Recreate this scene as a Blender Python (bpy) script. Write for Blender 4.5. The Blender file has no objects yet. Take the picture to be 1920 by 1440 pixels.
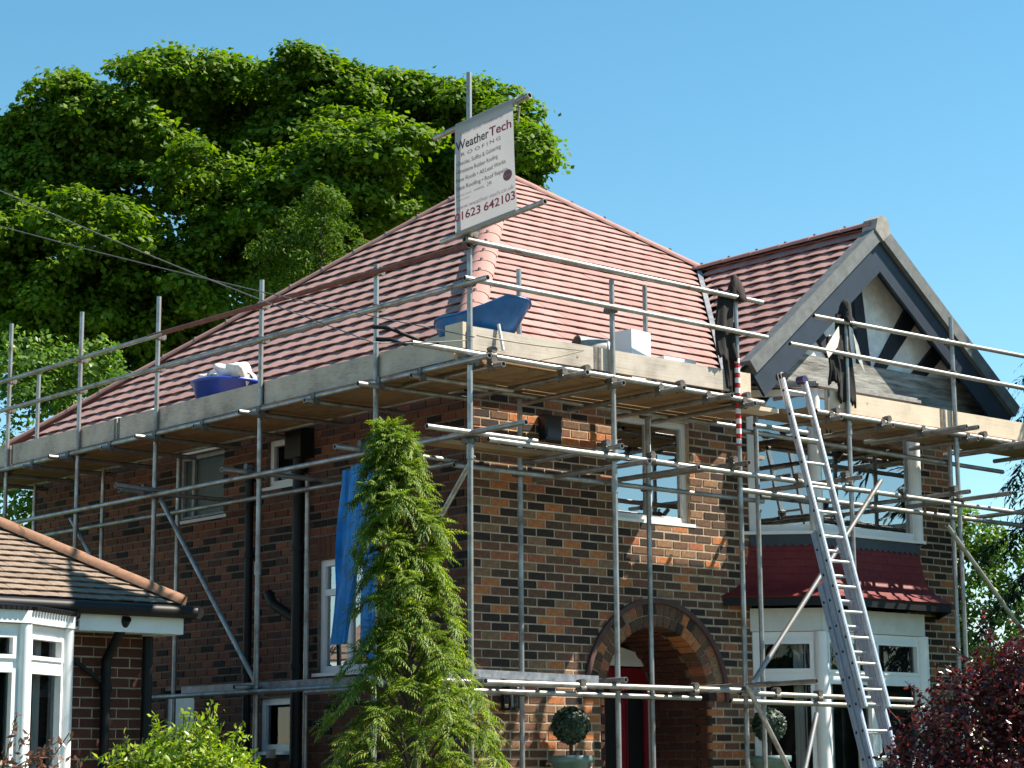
import bpy, math, random
import numpy as np
from mathutils import Vector, Matrix, Euler
random.seed(7); rng = np.random.default_rng(11)
scene = bpy.context.scene
R = math.radians

# ------------------------------------------------------------------ camera, sky, sun, exposure
cam_d = bpy.data.cameras.new('camera'); cam = bpy.data.objects.new('camera', cam_d)
scene.collection.objects.link(cam); scene.camera = cam
cam_d.sensor_width = 36; cam_d.sensor_fit = 'HORIZONTAL'; cam_d.lens = 3969.2/1920*36
cam_d.clip_start = .1; cam_d.clip_end = 3000
_r = Vector((.75670817, -.65371832, -.00671568)); _d = Vector((.11361775, .14161992, -.98337928)); _f = Vector((.64380412, .74336812, .18143896))
cam.matrix_world = Matrix(((_r.x, -_d.x, -_f.x, -12.482), (_r.y, -_d.y, -_f.y, -14.991), (_r.z, -_d.z, -_f.z, 1.35), (0, 0, 0, 1)))
SUN_EL, SUN_AZ = R(50.5), R(123.5)          # azimuth measured from +Y towards +X
sv = Vector((math.sin(SUN_AZ)*math.cos(SUN_EL), math.cos(SUN_AZ)*math.cos(SUN_EL), math.sin(SUN_EL)))
world = bpy.data.worlds.new('World'); scene.world = world; world.use_nodes = True
wn = world.node_tree.nodes; wl = world.node_tree.links
bg = wn['Background']; sky = wn.new('ShaderNodeTexSky'); sky.sky_type = 'NISHITA'; sky.sun_disc = False
sky.sun_elevation = SUN_EL; sky.sun_rotation = SUN_AZ; sky.air_density = 1.0; sky.dust_density = .0; sky.ozone_density = 1.6; sky.altitude = 100
hsv = wn.new('ShaderNodeHueSaturation'); hsv.inputs['Saturation'].default_value = 1.22; hsv.inputs['Hue'].default_value = .478
wl.new(sky.outputs[0], hsv.inputs['Color']); wl.new(hsv.outputs[0], bg.inputs[0]); bg.inputs[1].default_value = .072
sun_d = bpy.data.lights.new('sun', 'SUN'); sun = bpy.data.objects.new('sun', sun_d); scene.collection.objects.link(sun)
sun_d.energy = 5.0; sun_d.angle = R(.53); sun_d.color = (1, .90, .76)
sun.rotation_euler = sv.to_track_quat('Z', 'Y').to_euler(); sun.location = sv*40
vs = scene.view_settings; vs.view_transform = 'Standard'; vs.look = 'None'; vs.exposure = 1.32; vs.gamma = 1; vs.use_curve_mapping = False

# ------------------------------------------------------------------ helpers
COL = scene.collection.objects
def V(*a): return Vector(a)
def link(name, me, parent=None):
    o = bpy.data.objects.new(name, me); COL.link(o)
    if parent is not None:
        o.parent = parent; o.matrix_parent_inverse = parent_inv(parent)
    return o
_inv = {}
def parent_inv(p):
    return _inv.get(p.name, Matrix.Identity(4))
def tag(o, label, cat, group=None, kind=None):
    o['label'] = label; o['category'] = cat
    if group: o['group'] = group
    if kind: o['kind'] = kind
    return o
def thing(name, loc, label, cat, group=None):
    o = bpy.data.objects.new(name, None); COL.link(o); o.location = loc; o.empty_display_size = .2
    _inv[o.name] = Matrix.Translation(loc).inverted()
    return tag(o, label, cat, group)

class MB:
    def __init__(s): s.v = []; s.f = []; s.sm = []
    def add(s, vs_, fs, smooth=False):
        n = len(s.v); s.v += [tuple(p) for p in vs_]; s.f += [tuple(i+n for i in f) for f in fs]; s.sm += [smooth]*len(fs); return s
    def box(s, lo, hi, M=None, bev=0):
        x0, y0, z0 = lo; x1, y1, z1 = hi
        p = [V(x0,y0,z0),V(x1,y0,z0),V(x1,y1,z0),V(x0,y1,z0),V(x0,y0,z1),V(x1,y0,z1),V(x1,y1,z1),V(x0,y1,z1)]
        if M is not None: p = [M @ q for q in p]
        return s.add(p, [(0,3,2,1),(4,5,6,7),(0,1,5,4),(1,2,6,5),(2,3,7,6),(3,0,4,7)])
    def bar(s, a, b, w, h, up=(0,0,1)):
        a, b = Vector(a), Vector(b); d = (b-a); L = d.length; d.normalize(); up = Vector(up)
        sx = d.cross(up).normalized(); uz = sx.cross(d)
        M = Matrix(((d.x,sx.x,uz.x,a.x),(d.y,sx.y,uz.y,a.y),(d.z,sx.z,uz.z,a.z),(0,0,0,1)))
        return s.box((0,-w/2,-h/2),(L,w/2,h/2),M)
    def tube(s, a, b, r, n=12, hollow=0, r2=None, cap=True):
        a, b = Vector(a), Vector(b); d = (b-a).normalized(); r2 = r if r2 is None else r2
        t = V(0,0,1) if abs(d.z) < .9 else V(1,0,0)
        x = d.cross(t).normalized(); y = d.cross(x)
        cs = [(math.cos(2*math.pi*i/n), math.sin(2*math.pi*i/n)) for i in range(n)]
        vs_ = [a+(x*c+y*q)*r for c,q in cs]+[b+(x*c+y*q)*r2 for c,q in cs]
        s.add(vs_, [(i,i+n,(i+1)%n+n,(i+1)%n) for i in range(n)], True)
        if hollow:
            vi = [a+(x*c+y*q)*hollow for c,q in cs]+[b+(x*c+y*q)*hollow for c,q in cs]
            s.add(vi, [(i,(i+1)%n,(i+1)%n+n,i+n) for i in range(n)], True)
            s.add([vs_[i] for i in range(n)]+[vi[i] for i in range(n)], [(i,(i+1)%n,(i+1)%n+n,i+n) for i in range(n)])
            s.add([vs_[i+n] for i in range(n)]+[vi[i+n] for i in range(n)], [(i,i+n,(i+1)%n+n,(i+1)%n) for i in range(n)])
        elif cap:
            s.add(vs_[:n], [tuple(range(n))]); s.add(vs_[n:], [tuple(range(n-1,-1,-1))])
        return s
    def path(s, pts, rs, n=8):
        for i in range(len(pts)-1): s.tube(pts[i], pts[i+1], rs[i] if hasattr(rs,'__len__') else rs, n, r2=rs[i+1] if hasattr(rs,'__len__') else rs)
        return s
    def prism(s, poly, a, b):                # poly: list of 3d points, extruded by vector (b-a)
        d = Vector(b)-Vector(a); n = len(poly); p = [Vector(q) for q in poly]
        s.add(p+[q+d for q in p], [tuple(range(n-1,-1,-1)), tuple(range(n,2*n))]+[(i,(i+1)%n,(i+1)%n+n,i+n) for i in range(n)])
        return s
    def lathe(s, c, prof, n=20, sm=True):    # prof: (r,z)
        c = Vector(c); vs_ = []
        for r, z in prof: vs_ += [c+V(r*math.cos(2*math.pi*i/n), r*math.sin(2*math.pi*i/n), z) for i in range(n)]
        fs = [(j*n+i, j*n+(i+1)%n, (j+1)*n+(i+1)%n, (j+1)*n+i) for j in range(len(prof)-1) for i in range(n)]
        return s.add(vs_, fs, sm)
    def mesh(s, name, mat):
        me = bpy.data.meshes.new(name); me.from_pydata(s.v, [], s.f)
        me.polygons.foreach_set('use_smooth', s.sm)
        for m in (mat if isinstance(mat,(list,tuple)) else [mat]): me.materials.append(m)
        me.update(); return me
    def build(s, name, mat, parent=None): return link(name, s.mesh(name, mat), parent)
def np_mesh(name, verts, faces, mat):          # quads or tris from numpy
    me = bpy.data.meshes.new(name); k = faces.shape[1]
    me.vertices.add(len(verts)); me.vertices.foreach_set('co', verts.astype(np.float32).ravel())
    me.loops.add(faces.size); me.loops.foreach_set('vertex_index', faces.astype(np.int32).ravel())
    me.polygons.add(len(faces)); me.polygons.foreach_set('loop_start', np.arange(len(faces),dtype=np.int32)*k)
    me.polygons.foreach_set('loop_total', np.full(len(faces),k,dtype=np.int32))
    me.materials.append(mat); me.update(calc_edges=True); return me

# ------------------------------------------------------------------ materials
def nodes(name):
    m = bpy.data.materials.new(name); m.use_nodes = True
    nt = m.node_tree; return m, nt, nt.nodes, nt.links, nt.nodes['Principled BSDF']
def ramp(n, stops, interp='LINEAR'):
    r = n.new('ShaderNodeValToRGB'); cr = r.color_ramp; cr.interpolation = interp
    while len(cr.elements) < len(stops): cr.elements.new(.5)
    for e, (p, c) in zip(cr.elements, stops): e.position = p; e.color = (*c, 1)
    return r
def noise(n, l, scale, detail=4, rough=.55, coord='Object', vec=None, stretch=None):
    t = n.new('ShaderNodeTexNoise'); t.inputs['Scale'].default_value = scale; t.inputs['Detail'].default_value = detail; t.inputs['Roughness'].default_value = rough
    tc = n.new('ShaderNodeTexCoord'); src = tc.outputs[coord]
    if stretch:
        mp = n.new('ShaderNodeMapping'); mp.inputs['Scale'].default_value = stretch; l.new(src, mp.inputs[0]); src = mp.outputs[0]
    l.new(src, t.inputs['Vector']); return t
def simple(name, col, rough=.6, metal=0, var=.25, scale=12, bump=0, bscale=60, spec=.5, stretch=None):
    m, nt, n, l, b = nodes(name)
    t = noise(n, l, scale, 5, .6, stretch=stretch)
    lo = tuple(c*(1-var) for c in col); hi = tuple(min(1, c*(1+var)) for c in col)
    rp = ramp(n, [(.3, lo), (.7, hi)]); l.new(t.outputs[0], rp.inputs[0]); l.new(rp.outputs[0], b.inputs['Base Color'])
    b.inputs['Roughness'].default_value = rough; b.inputs['Metallic'].default_value = metal; b.inputs['Specular IOR Level'].default_value = spec
    if bump:
        t2 = noise(n, l, bscale, 4, .6, stretch=stretch); bp = n.new('ShaderNodeBump'); bp.inputs['Strength'].default_value = bump; bp.inputs['Distance'].default_value = .01
        l.new(t2.outputs[0], bp.inputs['Height']); l.new(bp.outputs[0], b.inputs['Normal'])
    return m
def island_random(n, l):
    g = n.new('ShaderNodeNewGeometry'); oi = n.new('ShaderNodeObjectInfo')
    a = n.new('ShaderNodeMath'); a.operation = 'ADD'; l.new(g.outputs['Random Per Island'], a.inputs[0]); l.new(oi.outputs['Random'], a.inputs[1])
    f = n.new('ShaderNodeMath'); f.operation = 'FRACT'; l.new(a.outputs[0], f.inputs[0]); return f
def pieces(name, stops, rough=.85, nscale=18, nvar=.35, bump=.4, bscale=90, spec=.3):
    m, nt, n, l, b = nodes(name); f = island_random(n, l)
    rp = ramp(n, stops, 'CONSTANT'); l.new(f.outputs[0], rp.inputs[0])
    t = noise(n, l, nscale, 5, .65); mr = n.new('ShaderNodeMapRange'); mr.inputs[1].default_value = .25; mr.inputs[2].default_value = .75; mr.inputs[3].default_value = 1-nvar; mr.inputs[4].default_value = 1+nvar
    l.new(t.outputs[0], mr.inputs[0]); mx = n.new('ShaderNodeMix'); mx.data_type = 'RGBA'; mx.blend_type = 'MULTIPLY'; mx.inputs[0].default_value = 1
    l.new(rp.outputs[0], mx.inputs[6]); cb = n.new('ShaderNodeCombineColor')
    for i in range(3): l.new(mr.outputs[0], cb.inputs[i])
    l.new(cb.outputs[0], mx.inputs[7]); l.new(mx.outputs[2], b.inputs['Base Color'])
    b.inputs['Roughness'].default_value = rough; b.inputs['Specular IOR Level'].default_value = spec
    if bump:
        t2 = noise(n, l, bscale, 4, .65); bp = n.new('ShaderNodeBump'); bp.inputs['Strength'].default_value = bump; bp.inputs['Distance'].default_value = .006
        l.new(t2.outputs[0], bp.inputs['Height']); l.new(bp.outputs[0], b.inputs['Normal'])
    return m
def leafmat(name, stops, trans=.35, rough=.45, spec=.4):
    m, nt, n, l, b = nodes(name); f = island_random(n, l)
    rp = ramp(n, stops); l.new(f.outputs[0], rp.inputs[0]); l.new(rp.outputs[0], b.inputs['Base Color'])
    b.inputs['Roughness'].default_value = rough; b.inputs['Specular IOR Level'].default_value = spec
    tr = n.new('ShaderNodeBsdfTranslucent'); hs = n.new('ShaderNodeHueSaturation'); hs.inputs['Value'].default_value = 1.5; hs.inputs['Saturation'].default_value = 1.1
    l.new(rp.outputs[0], hs.inputs['Color']); l.new(hs.outputs[0], tr.inputs[0])
    mx = n.new('ShaderNodeMixShader'); mx.inputs[0].default_value = trans
    l.new(b.outputs[0], mx.inputs[1]); l.new(tr.outputs[0], mx.inputs[2]); l.new(mx.outputs[0], n['Material Output'].inputs[0]); return m
def glassmat(name, ior=1.55, tint=(.9,.95,.95), wob=0):
    m, nt, n, l, b = nodes(name); n.remove(b)
    tr = n.new('ShaderNodeBsdfTransparent'); tr.inputs[0].default_value = (*tint, 1)
    gl = n.new('ShaderNodeBsdfGlossy'); gl.inputs['Roughness'].default_value = .012; gl.inputs[0].default_value = (.95, .97, 1, 1)
    fr = n.new('ShaderNodeFresnel'); fr.inputs[0].default_value = ior
    t = noise(n, l, 1.3, 2, .5); bp = n.new('ShaderNodeBump'); bp.inputs['Strength'].default_value = .04+wob; bp.inputs['Distance'].default_value = .05
    l.new(t.outputs[0], bp.inputs['Height']); l.new(bp.outputs[0], gl.inputs['Normal'])
    mx = n.new('ShaderNodeMixShader'); l.new(fr.outputs[0], mx.inputs[0]); l.new(tr.outputs[0], mx.inputs[1]); l.new(gl.outputs[0], mx.inputs[2])
    l.new(mx.outputs[0], n['Material Output'].inputs[0]); return m

M = {}
DK, BR, PU, OR, TN = (.036,.023,.018), (.125,.066,.038), (.16,.07,.044), (.40,.145,.055), (.225,.128,.07)
M['brick'] = pieces('multi brick', [(0,DK),(.24,BR),(.44,(.085,.047,.031)),(.58,PU),(.68,TN),(.78,OR),(.87,(.30,.105,.052)),(.93,BR)], nscale=30, nvar=.45)
M['brick_side'] = pieces('shaded red side brick', [(0,(.135,.05,.03)),(.25,(.105,.042,.027)),(.5,(.16,.056,.031)),(.64,(.019,.013,.011)),(.82,(.075,.035,.025)),(.92,(.185,.067,.034))], nscale=30, nvar=.4)  # reddish side bricks, colours lowered further to carry the wall's shade
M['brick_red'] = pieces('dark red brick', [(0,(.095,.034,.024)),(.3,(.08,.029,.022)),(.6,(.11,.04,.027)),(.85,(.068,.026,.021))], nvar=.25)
M['mortar'] = simple('lime mortar', (.45,.34,.24), .95, 0, .3, 9, .5, 120)
M['mortar_shaded'] = simple('shaded mortar', (.15,.115,.09), .95, 0, .3, 9, .5, 120)  # darker copy of the mortar for shaded walls, shade put into the colour
M['tile'] = pieces('new clay tile', [(0,(.325,.192,.174)),(.25,(.338,.204,.186)),(.5,(.312,.182,.164)),(.75,(.348,.213,.195)),(.9,(.295,.169,.152))], rough=.8, nscale=5, nvar=.16, bump=.25, bscale=140)
M['hip'] = pieces('hip tile clay', [(0,(.35,.19,.165)),(.5,(.33,.178,.155)),(.8,(.365,.20,.175))], rough=.75, nscale=8, nvar=.15, bump=.2)
M['old_tile'] = pieces('weathered tile', [(0,(.225,.172,.132)),(.3,(.21,.16,.124)),(.6,(.235,.182,.142)),(.85,(.19,.143,.11))], nvar=.3)
M['old_hip'] = pieces('old hip tile', [(0,(.24,.13,.08)),(.5,(.22,.14,.09)),(.8,(.235,.115,.07))], nvar=.25)
M['apron'] = pieces('painted apron tile', [(0,(.145,.018,.019)),(.4,(.135,.0165,.018)),(.75,(.155,.020,.021))], rough=.55, nvar=.15, bump=.15)
M['felt'] = simple('roof felt', (.03,.022,.02), .9)
m, nt, n, l, b = nodes('galvanised tube'); t = noise(n, l, 5, 6, .7); t2 = noise(n, l, 45, 4, .7); rp = ramp(n, [(.28,(.17,.12,.085)),(.42,(.27,.26,.245)),(.6,(.38,.38,.38)),(.75,(.46,.455,.44))]); l.new(t.outputs[0], rp.inputs[0])
sp = ramp(n, [(.66,(1,1,1)),(.72,(1.0,.98,.93)),(.78,(.45,.38,.3))]); l.new(t2.outputs[0], sp.inputs[0]); mx = n.new('ShaderNodeMix'); mx.data_type = 'RGBA'; mx.blend_type = 'MULTIPLY'; mx.inputs[0].default_value = 1; l.new(rp.outputs[0], mx.inputs[6]); l.new(sp.outputs[0], mx.inputs[7]); l.new(mx.outputs[2], b.inputs[0])
mr = n.new('ShaderNodeMapRange'); mr.inputs[1].default_value = .3; mr.inputs[2].default_value = .7; mr.inputs[3].default_value = .62; mr.inputs[4].default_value = .32; l.new(t.outputs[0], mr.inputs[0]); l.new(mr.outputs[0], b.inputs['Roughness']); b.inputs['Metallic'].default_value = .75; M['galv'] = m
M['rust'] = simple('rusty tube', (.16,.055,.045), .75, .15, .35, 14, .2)
M['coupler'] = simple('coupler steel', (.13,.12,.11), .6, .5, .5, 20, .2)
def timber(name, col, var, sx=1.5, sy=30):
    m, nt, n, l, b = nodes(name); tc = n.new('ShaderNodeTexCoord'); mp = n.new('ShaderNodeMapping'); l.new(tc.outputs['Generated'], mp.inputs[0]); mp.inputs['Scale'].default_value = (sx, sy*.4, sy)
    t = n.new('ShaderNodeTexNoise'); t.inputs['Scale'].default_value = 2; t.inputs['Detail'].default_value = 6; t.inputs['Distortion'].default_value = .6; l.new(mp.outputs[0], t.inputs[0])
    t2 = noise(n, l, 3.2, 4, .6); ad = n.new('ShaderNodeMath'); ad.operation = 'MULTIPLY_ADD'; ad.inputs[1].default_value = .5; l.new(t.outputs[0], ad.inputs[0])
    hf = n.new('ShaderNodeMath'); hf.operation = 'MULTIPLY'; hf.inputs[1].default_value = .5; l.new(t2.outputs[0], hf.inputs[0]); l.new(hf.outputs[0], ad.inputs[2])
    rp = ramp(n, [(.3, tuple(c*(1-var) for c in col)), (.5, col), (.72, tuple(c*(1+var*.5) for c in col))]); l.new(ad.outputs[0], rp.inputs[0])
    vo = n.new('ShaderNodeTexVoronoi'); vo.inputs['Scale'].default_value = 3.4; l.new(tc.outputs['Object'], vo.inputs[0])
    kn = ramp(n, [(.02, (.45,.35,.28)), (.07, (1,1,1))]); l.new(vo.outputs['Distance'], kn.inputs[0])
    mx = n.new('ShaderNodeMix'); mx.data_type = 'RGBA'; mx.blend_type = 'MULTIPLY'; mx.inputs[0].default_value = 1; l.new(rp.outputs[0], mx.inputs[6]); l.new(kn.outputs[0], mx.inputs[7])
    l.new(mx.outputs[2], b.inputs['Base Color']); b.inputs['Roughness'].default_value = .85; b.inputs['Specular IOR Level'].default_value = .25
    bp = n.new('ShaderNodeBump'); bp.inputs['Strength'].default_value = .35; bp.inputs['Distance'].default_value = .006; l.new(t.outputs[0], bp.inputs['Height']); l.new(bp.outputs[0], b.inputs['Normal']); return m
M['toe'] = timber('grey weathered board', (.46,.41,.35), .62)
M['toe_new'] = timber('new pine board', (.58,.49,.38), .40)
M['deckb'] = timber('scaffold deck board', (.26,.165,.09), .45)
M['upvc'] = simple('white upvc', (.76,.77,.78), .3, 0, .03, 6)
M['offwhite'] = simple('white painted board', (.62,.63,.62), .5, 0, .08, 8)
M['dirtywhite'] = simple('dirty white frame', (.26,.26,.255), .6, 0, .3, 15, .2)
M['black'] = simple('black plastic', (.009,.009,.010), .5, 0, .2, spec=.25)
M['navy'] = simple('dark slate paint', (.022,.033,.052), .42, 0, .18, 5, .1, 30)
M['beam'] = simple('black stained beam', (.008,.010,.018), .6, 0, .4, 10, .3, 30)
M['weather'] = simple('weathered beam', (.25,.25,.23), .85, 0, .75, 7, .6, 40, stretch=(.35,1,3))
M['render'] = simple('swirled white render', (.78,.79,.79), .9, 0, .2, 6, 1.0, 22)
M['verge'] = simple('verge cap', (.115,.13,.135), .7, 0, .25, 10, .2)
M['lead'] = simple('lead sheet', (.30,.31,.33), .5, .3, .3, 8)
M['glass'] = glassmat('window glass', 4.2)
M['glass_clear'] = glassmat('clear window glass', 1.5)
M['frost'] = simple('obscured glass', (.022,.035,.04), .12, 0, .5, 60, .6, 160, spec=.9)
M['dark'] = simple('dark room', (.012,.012,.013), .9)
M['curtain'] = simple('pale curtain', (.45,.45,.42), .9, 0, .12, 4)
M['red'] = simple('red door paint', (.17,.008,.016), .35, 0, .15, 4)
M['terra'] = simple('terracotta', (.42,.16,.07), .8, 0, .2)
M['alu'] = simple('ladder aluminium', (.62,.63,.64), .33, .8, .12, 14, .08)
M['alu_side'] = simple('anodised stile', (.42,.46,.55), .42, .6, .1, 20)
M['alu_flat'] = simple('scuffed aluminium', (.26,.27,.29), .45, .5, .4, 16)
M['tarp'] = simple('blue tarpaulin', (.004,.20,.58), .4, 0, .25, 5, .3, 12)
M['blue'] = simple('blue plastic', (.010,.12,.36), .4, 0, .3, 7)
M['tubblue'] = simple('blue tub plastic', (.02,.06,.38), .4, 0, .2, 6)
M['whitebag'] = simple('white rubble bag', (.72,.70,.66), .7, 0, .2, 9, .5, 20)
M['cloth'] = simple('black jacket', (.004,.004,.005), .9, 0, .3, 12, .4, 25)
M['cloth_grey'] = simple('pale jacket lining', (.55,.54,.50), .9, 0, .2, 12)
M['wire'] = simple('cable grey', (.12,.125,.13), .6)
M['rope'] = simple('rope', (.30,.26,.2), .9)
M['bark'] = simple('bark', (.075,.055,.04), .95, 0, .4, 8, .8, 20)
M['soil'] = simple('soil', (.06,.045,.03), .95)
M['grass'] = simple('lawn', (.05,.09,.025), .95, 0, .4, 3, .5, 60)
M['asphalt'] = simple('asphalt', (.05,.05,.052), .9, 0, .25, 30, .3, 120)
M['paving'] = simple('paving', (.27,.24,.21), .9, 0, .25, 5, .3, 60)
M['kerb'] = simple('kerb stone', (.33,.32,.30), .9, 0, .2)
M['fence'] = timber('dark fence board', (.07,.05,.035), .4)
M['iron'] = simple('black wrought iron', (.012,.012,.013), .4, .6, .2)
m, nt, n, l, b = nodes('banner vinyl'); b.inputs['Base Color'].default_value = (.42,.41,.42,1); b.inputs['Roughness'].default_value = .5
tr = n.new('ShaderNodeBsdfTranslucent'); tr.inputs[0].default_value = (.42,.41,.42,1); mx = n.new('ShaderNodeMixShader'); mx.inputs[0].default_value = .38
l.new(b.outputs[0], mx.inputs[1]); l.new(tr.outputs[0], mx.inputs[2]); l.new(mx.outputs[0], n['Material Output'].inputs[0]); M['banner'] = m
M['ink'] = simple('black ink', (.03,.025,.03), .5, 0, .1); M['redink'] = simple('red ink', (.36,.02,.06), .5, 0, .1); M['greyink'] = simple('grey ink', (.15,.14,.15), .5, 0, .1); M['pinkink'] = simple('faded red ink', (.40,.18,.22), .5, 0, .1)
m, nt, n, l, b = nodes('warning tape'); tc = n.new('ShaderNodeTexCoord'); wv = n.new('ShaderNodeTexWave'); wv.bands_direction = 'Z'; wv.inputs['Scale'].default_value = 3.2; wv.inputs['Distortion'].default_value = 1.5
l.new(tc.outputs['Object'], wv.inputs[0]); rp = ramp(n, [(.0,(.45,.01,.015)),(.5,(.75,.74,.72))], 'CONSTANT'); l.new(wv.outputs[0], rp.inputs[0]); l.new(rp.outputs[0], b.inputs[0]); M['tape'] = m
M['leaf_syc'] = leafmat('sycamore leaf', [(0,(.055,.115,.010)),(.5,(.10,.185,.014)),(.85,(.135,.225,.018)),(1,(.20,.25,.035))], .45, .55, .2)
M['leaf_ash'] = leafmat('fine leaf', [(0,(.045,.095,.010)),(.6,(.07,.13,.013)),(1,(.11,.17,.024))], .35, .7, .2)
M['leaf_lime'] = leafmat('light green leaf', [(0,(.06,.13,.015)),(.6,(.10,.19,.025)),(1,(.17,.26,.05))], .4)
M['leaf_cyp'] = leafmat('cypress frond', [(0,(.05,.11,.012)),(.5,(.12,.20,.022)),(.85,(.21,.28,.035)),(1,(.32,.35,.07))], .42, .6)
M['leaf_dark'] = leafmat('dark conifer frond', [(0,(.008,.02,.012)),(.7,(.014,.032,.016)),(1,(.03,.06,.03))], .2, .7)
M['leaf_gold'] = leafmat('golden shrub leaf', [(0,(.12,.20,.012)),(.5,(.20,.30,.02)),(1,(.33,.40,.06))], .4, .35)
M['leaf_red'] = leafmat('purple barberry leaf', [(0,(.022,.006,.008)),(.6,(.06,.012,.014)),(.9,(.14,.022,.02)),(1,(.34,.045,.03))], .35, .3, .5)
M['leaf_pho'] = leafmat('bronze photinia leaf', [(0,(.10,.045,.028)),(.5,(.16,.07,.045)),(.85,(.22,.10,.07)),(1,(.06,.07,.03))], .25, .3, .6)
M['leaf_top'] = leafmat('topiary leaf', [(0,(.012,.03,.018)),(.6,(.025,.055,.032)),(1,(.06,.10,.07))], .1, .5)

# ------------------------------------------------------------------ ground
def sheet(name, x0, x1, y0, y1, z, mat):
    o = MB().add([(x0,y0,z),(x1,y0,z),(x1,y1,z),(x0,y1,z)], [(0,1,2,3)]).build(name, mat); o['kind'] = 'structure'; return o
sheet('ground', -900, 900, -900, 900, -.25, M['grass'])
sheet('garden_ground', -40, 40, -9.5, 60, 0, M['grass'])
sheet('driveway', -3.1, 0, -9.5, 8.5, .006, M['paving'])
sheet('path', 1.4, 3.3, -9.5, -.02, .006, M['paving'])
o = MB().box((-60,-12.2,-.3),(60,-9.5,-.02)).build('pavement', M['paving']); o['kind'] = 'structure'
o = MB().box((-60,-12.35,-.3),(60,-12.2,-.015)).build('kerb', M['kerb']); o['kind'] = 'structure'
sheet('road', -60, 60, -19, -12.35, -.14, M['asphalt'])

# ------------------------------------------------------------------ the house
house = thing('brick_house', (0,0,0), 'two storey brick house with newly tiled red roof and scaffolding round it', 'house')
CRS, STR, JT = .083, .228, .0135
def brick_rects(L, z0, z1, openings, off=0.0):
    out = []; row = int(z0/CRS); z = row*CRS
    while z < z1:
        u = -STR/2 if (row % 2) else 0.0
        while u < L:
            a, bb = max(0, u)+ (JT/2 if u > 0 else 0), min(L, u+STR)-JT/2
            spans = [(a, bb)]
            for (o0, o1, p0, p1) in openings:
                if p0 < z+CRS*.6 and p1 > z+CRS*.4:
                    ns = []
                    for s0, s1 in spans:
                        if o1 <= s0 or o0 >= s1: ns.append((s0, s1))
                        else:
                            if s0 < o0: ns.append((s0, o0))
                            if s1 > o1: ns.append((o1, s1))
                    spans = ns
            for s0, s1 in spans:
                if s1-s0 > .03: out.append((s0, s1, z+JT/2, z+CRS-JT/2))
            u += STR
        z += CRS; row += 1
    return out
def brick_mesh(w, h, d, name, mat):          # front face towards -Y, slightly chamfered
    c = .004
    v = [(-w/2,d,-h/2),(w/2,d,-h/2),(w/2,d,h/2),(-w/2,d,h/2),(-w/2,c,-h/2),(w/2,c,-h/2),(w/2,c,h/2),(-w/2,c,h/2),(-w/2+c,0,-h/2+c),(w/2-c,0,-h/2+c),(w/2-c,0,h/2-c),(-w/2+c,0,h/2-c)]
    f = [(0,1,5,4),(1,2,6,5),(2,3,7,6),(3,0,4,7),(4,5,9,8),(5,6,10,9),(6,7,11,10),(7,4,8,11),(8,9,10,11)]
    return MB().add(v, f).mesh(name, mat)
def bricks(rects, frame, mat, wall, singles=None, arc=None, prou=.0):
    """frame(u,z)->(world matrix). singles: set of indexes that become objects"""
    cache = {}; mb = MB(); ns = 0
    for i, (a, bb, z0, z1) in enumerate(rects):
        w, h = bb-a, z1-z0; Mx = frame((a+bb)/2, (z0+z1)/2) @ Matrix.Translation((random.uniform(-.0015,.0015), random.uniform(-.0035,.0015), random.uniform(-.002,.002))) @ Euler((random.uniform(-.006,.006),random.uniform(-.008,.008),random.uniform(-.006,.006))).to_matrix().to_4x4()
        if singles and i in singles:
            k = (round(w,3), round(h,3))
            if k not in cache: cache[k] = brick_mesh(w, h, .03, 'brick', mat)
            o = link('brick', cache[k], wall); o.matrix_basis = Mx; ns += 1
        else:
            c = .004; d = .03
            v = [(-w/2,d,-h/2),(w/2,d,-h/2),(w/2,d,h/2),(-w/2,d,h/2),(-w/2+c,0,-h/2+c),(w/2-c,0,-h/2+c),(w/2-c,0,h/2-c),(-w/2+c,0,h/2-c)]
            mb.add([Mx @ Vector(q) for q in v], [(0,1,5,4),(1,2,6,5),(2,3,7,6),(3,0,4,7),(4,5,6,7)])
    if mb.v:
        o = mb.build('brickwork', mat, wall); o['kind'] = 'stuff'
front_frame = lambda y0: (lambda u, z: Matrix.Translation((u, y0, z)))
left_frame = lambda x0, ys=1: (lambda u, z: Matrix(((0,1,0,x0),(1*ys,0,0,u),(0,0,1,z),(0,0,0,1))))
WT = 5.1
AX, AZ, AR, ARO = 2.37, 2.06, .72, .955        # porch arch centre, spring, radii
FW = (1.87, 2.89, 3.84, 4.87)                   # front window
FWL = 3.76                                      # front wall length up to the bay
# mortar skin of front wall with openings
def arch_pts(r, n=24, x=AX): return [(x+r*math.cos(math.pi*i/n), AZ+r*math.sin(math.pi*i/n)) for i in range(n+1)]
mb = MB(); ym = .004
ap = arch_pts(AR+.05)                            # right -> left
polyL = [(.014,0),(AX-AR-.05,0)]+[(p[0],p[1]) for p in reversed(ap) if p[0] <= AX]+[(AX,3.3),(.014,3.3)]
polyR = [(AX,3.3)]+[(p[0],p[1]) for p in reversed(ap) if p[0] >= AX]+[(AX+AR+.05,0),(FWL,0),(FWL,3.3)]
for poly in (polyL, polyR): mb.prism([(x,ym,z) for x,z in poly], (0,0,0), (0,.2,0))
for x0,x1,z0,z1 in ((.014,FW[0],3.3,WT),(FW[1],FWL,3.3,WT),(FW[0],FW[1],3.3,FW[2]),(FW[0],FW[1],FW[3],WT)): mb.box((x0,ym,z0),(x1,.21,z1))
mb.box((6.3,ym,0),(7.2,.21,5.3))
fwall = mb.build('front_wall', M['mortar'], house)
rects = brick_rects(FWL, 0, WT, [FW])
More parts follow.
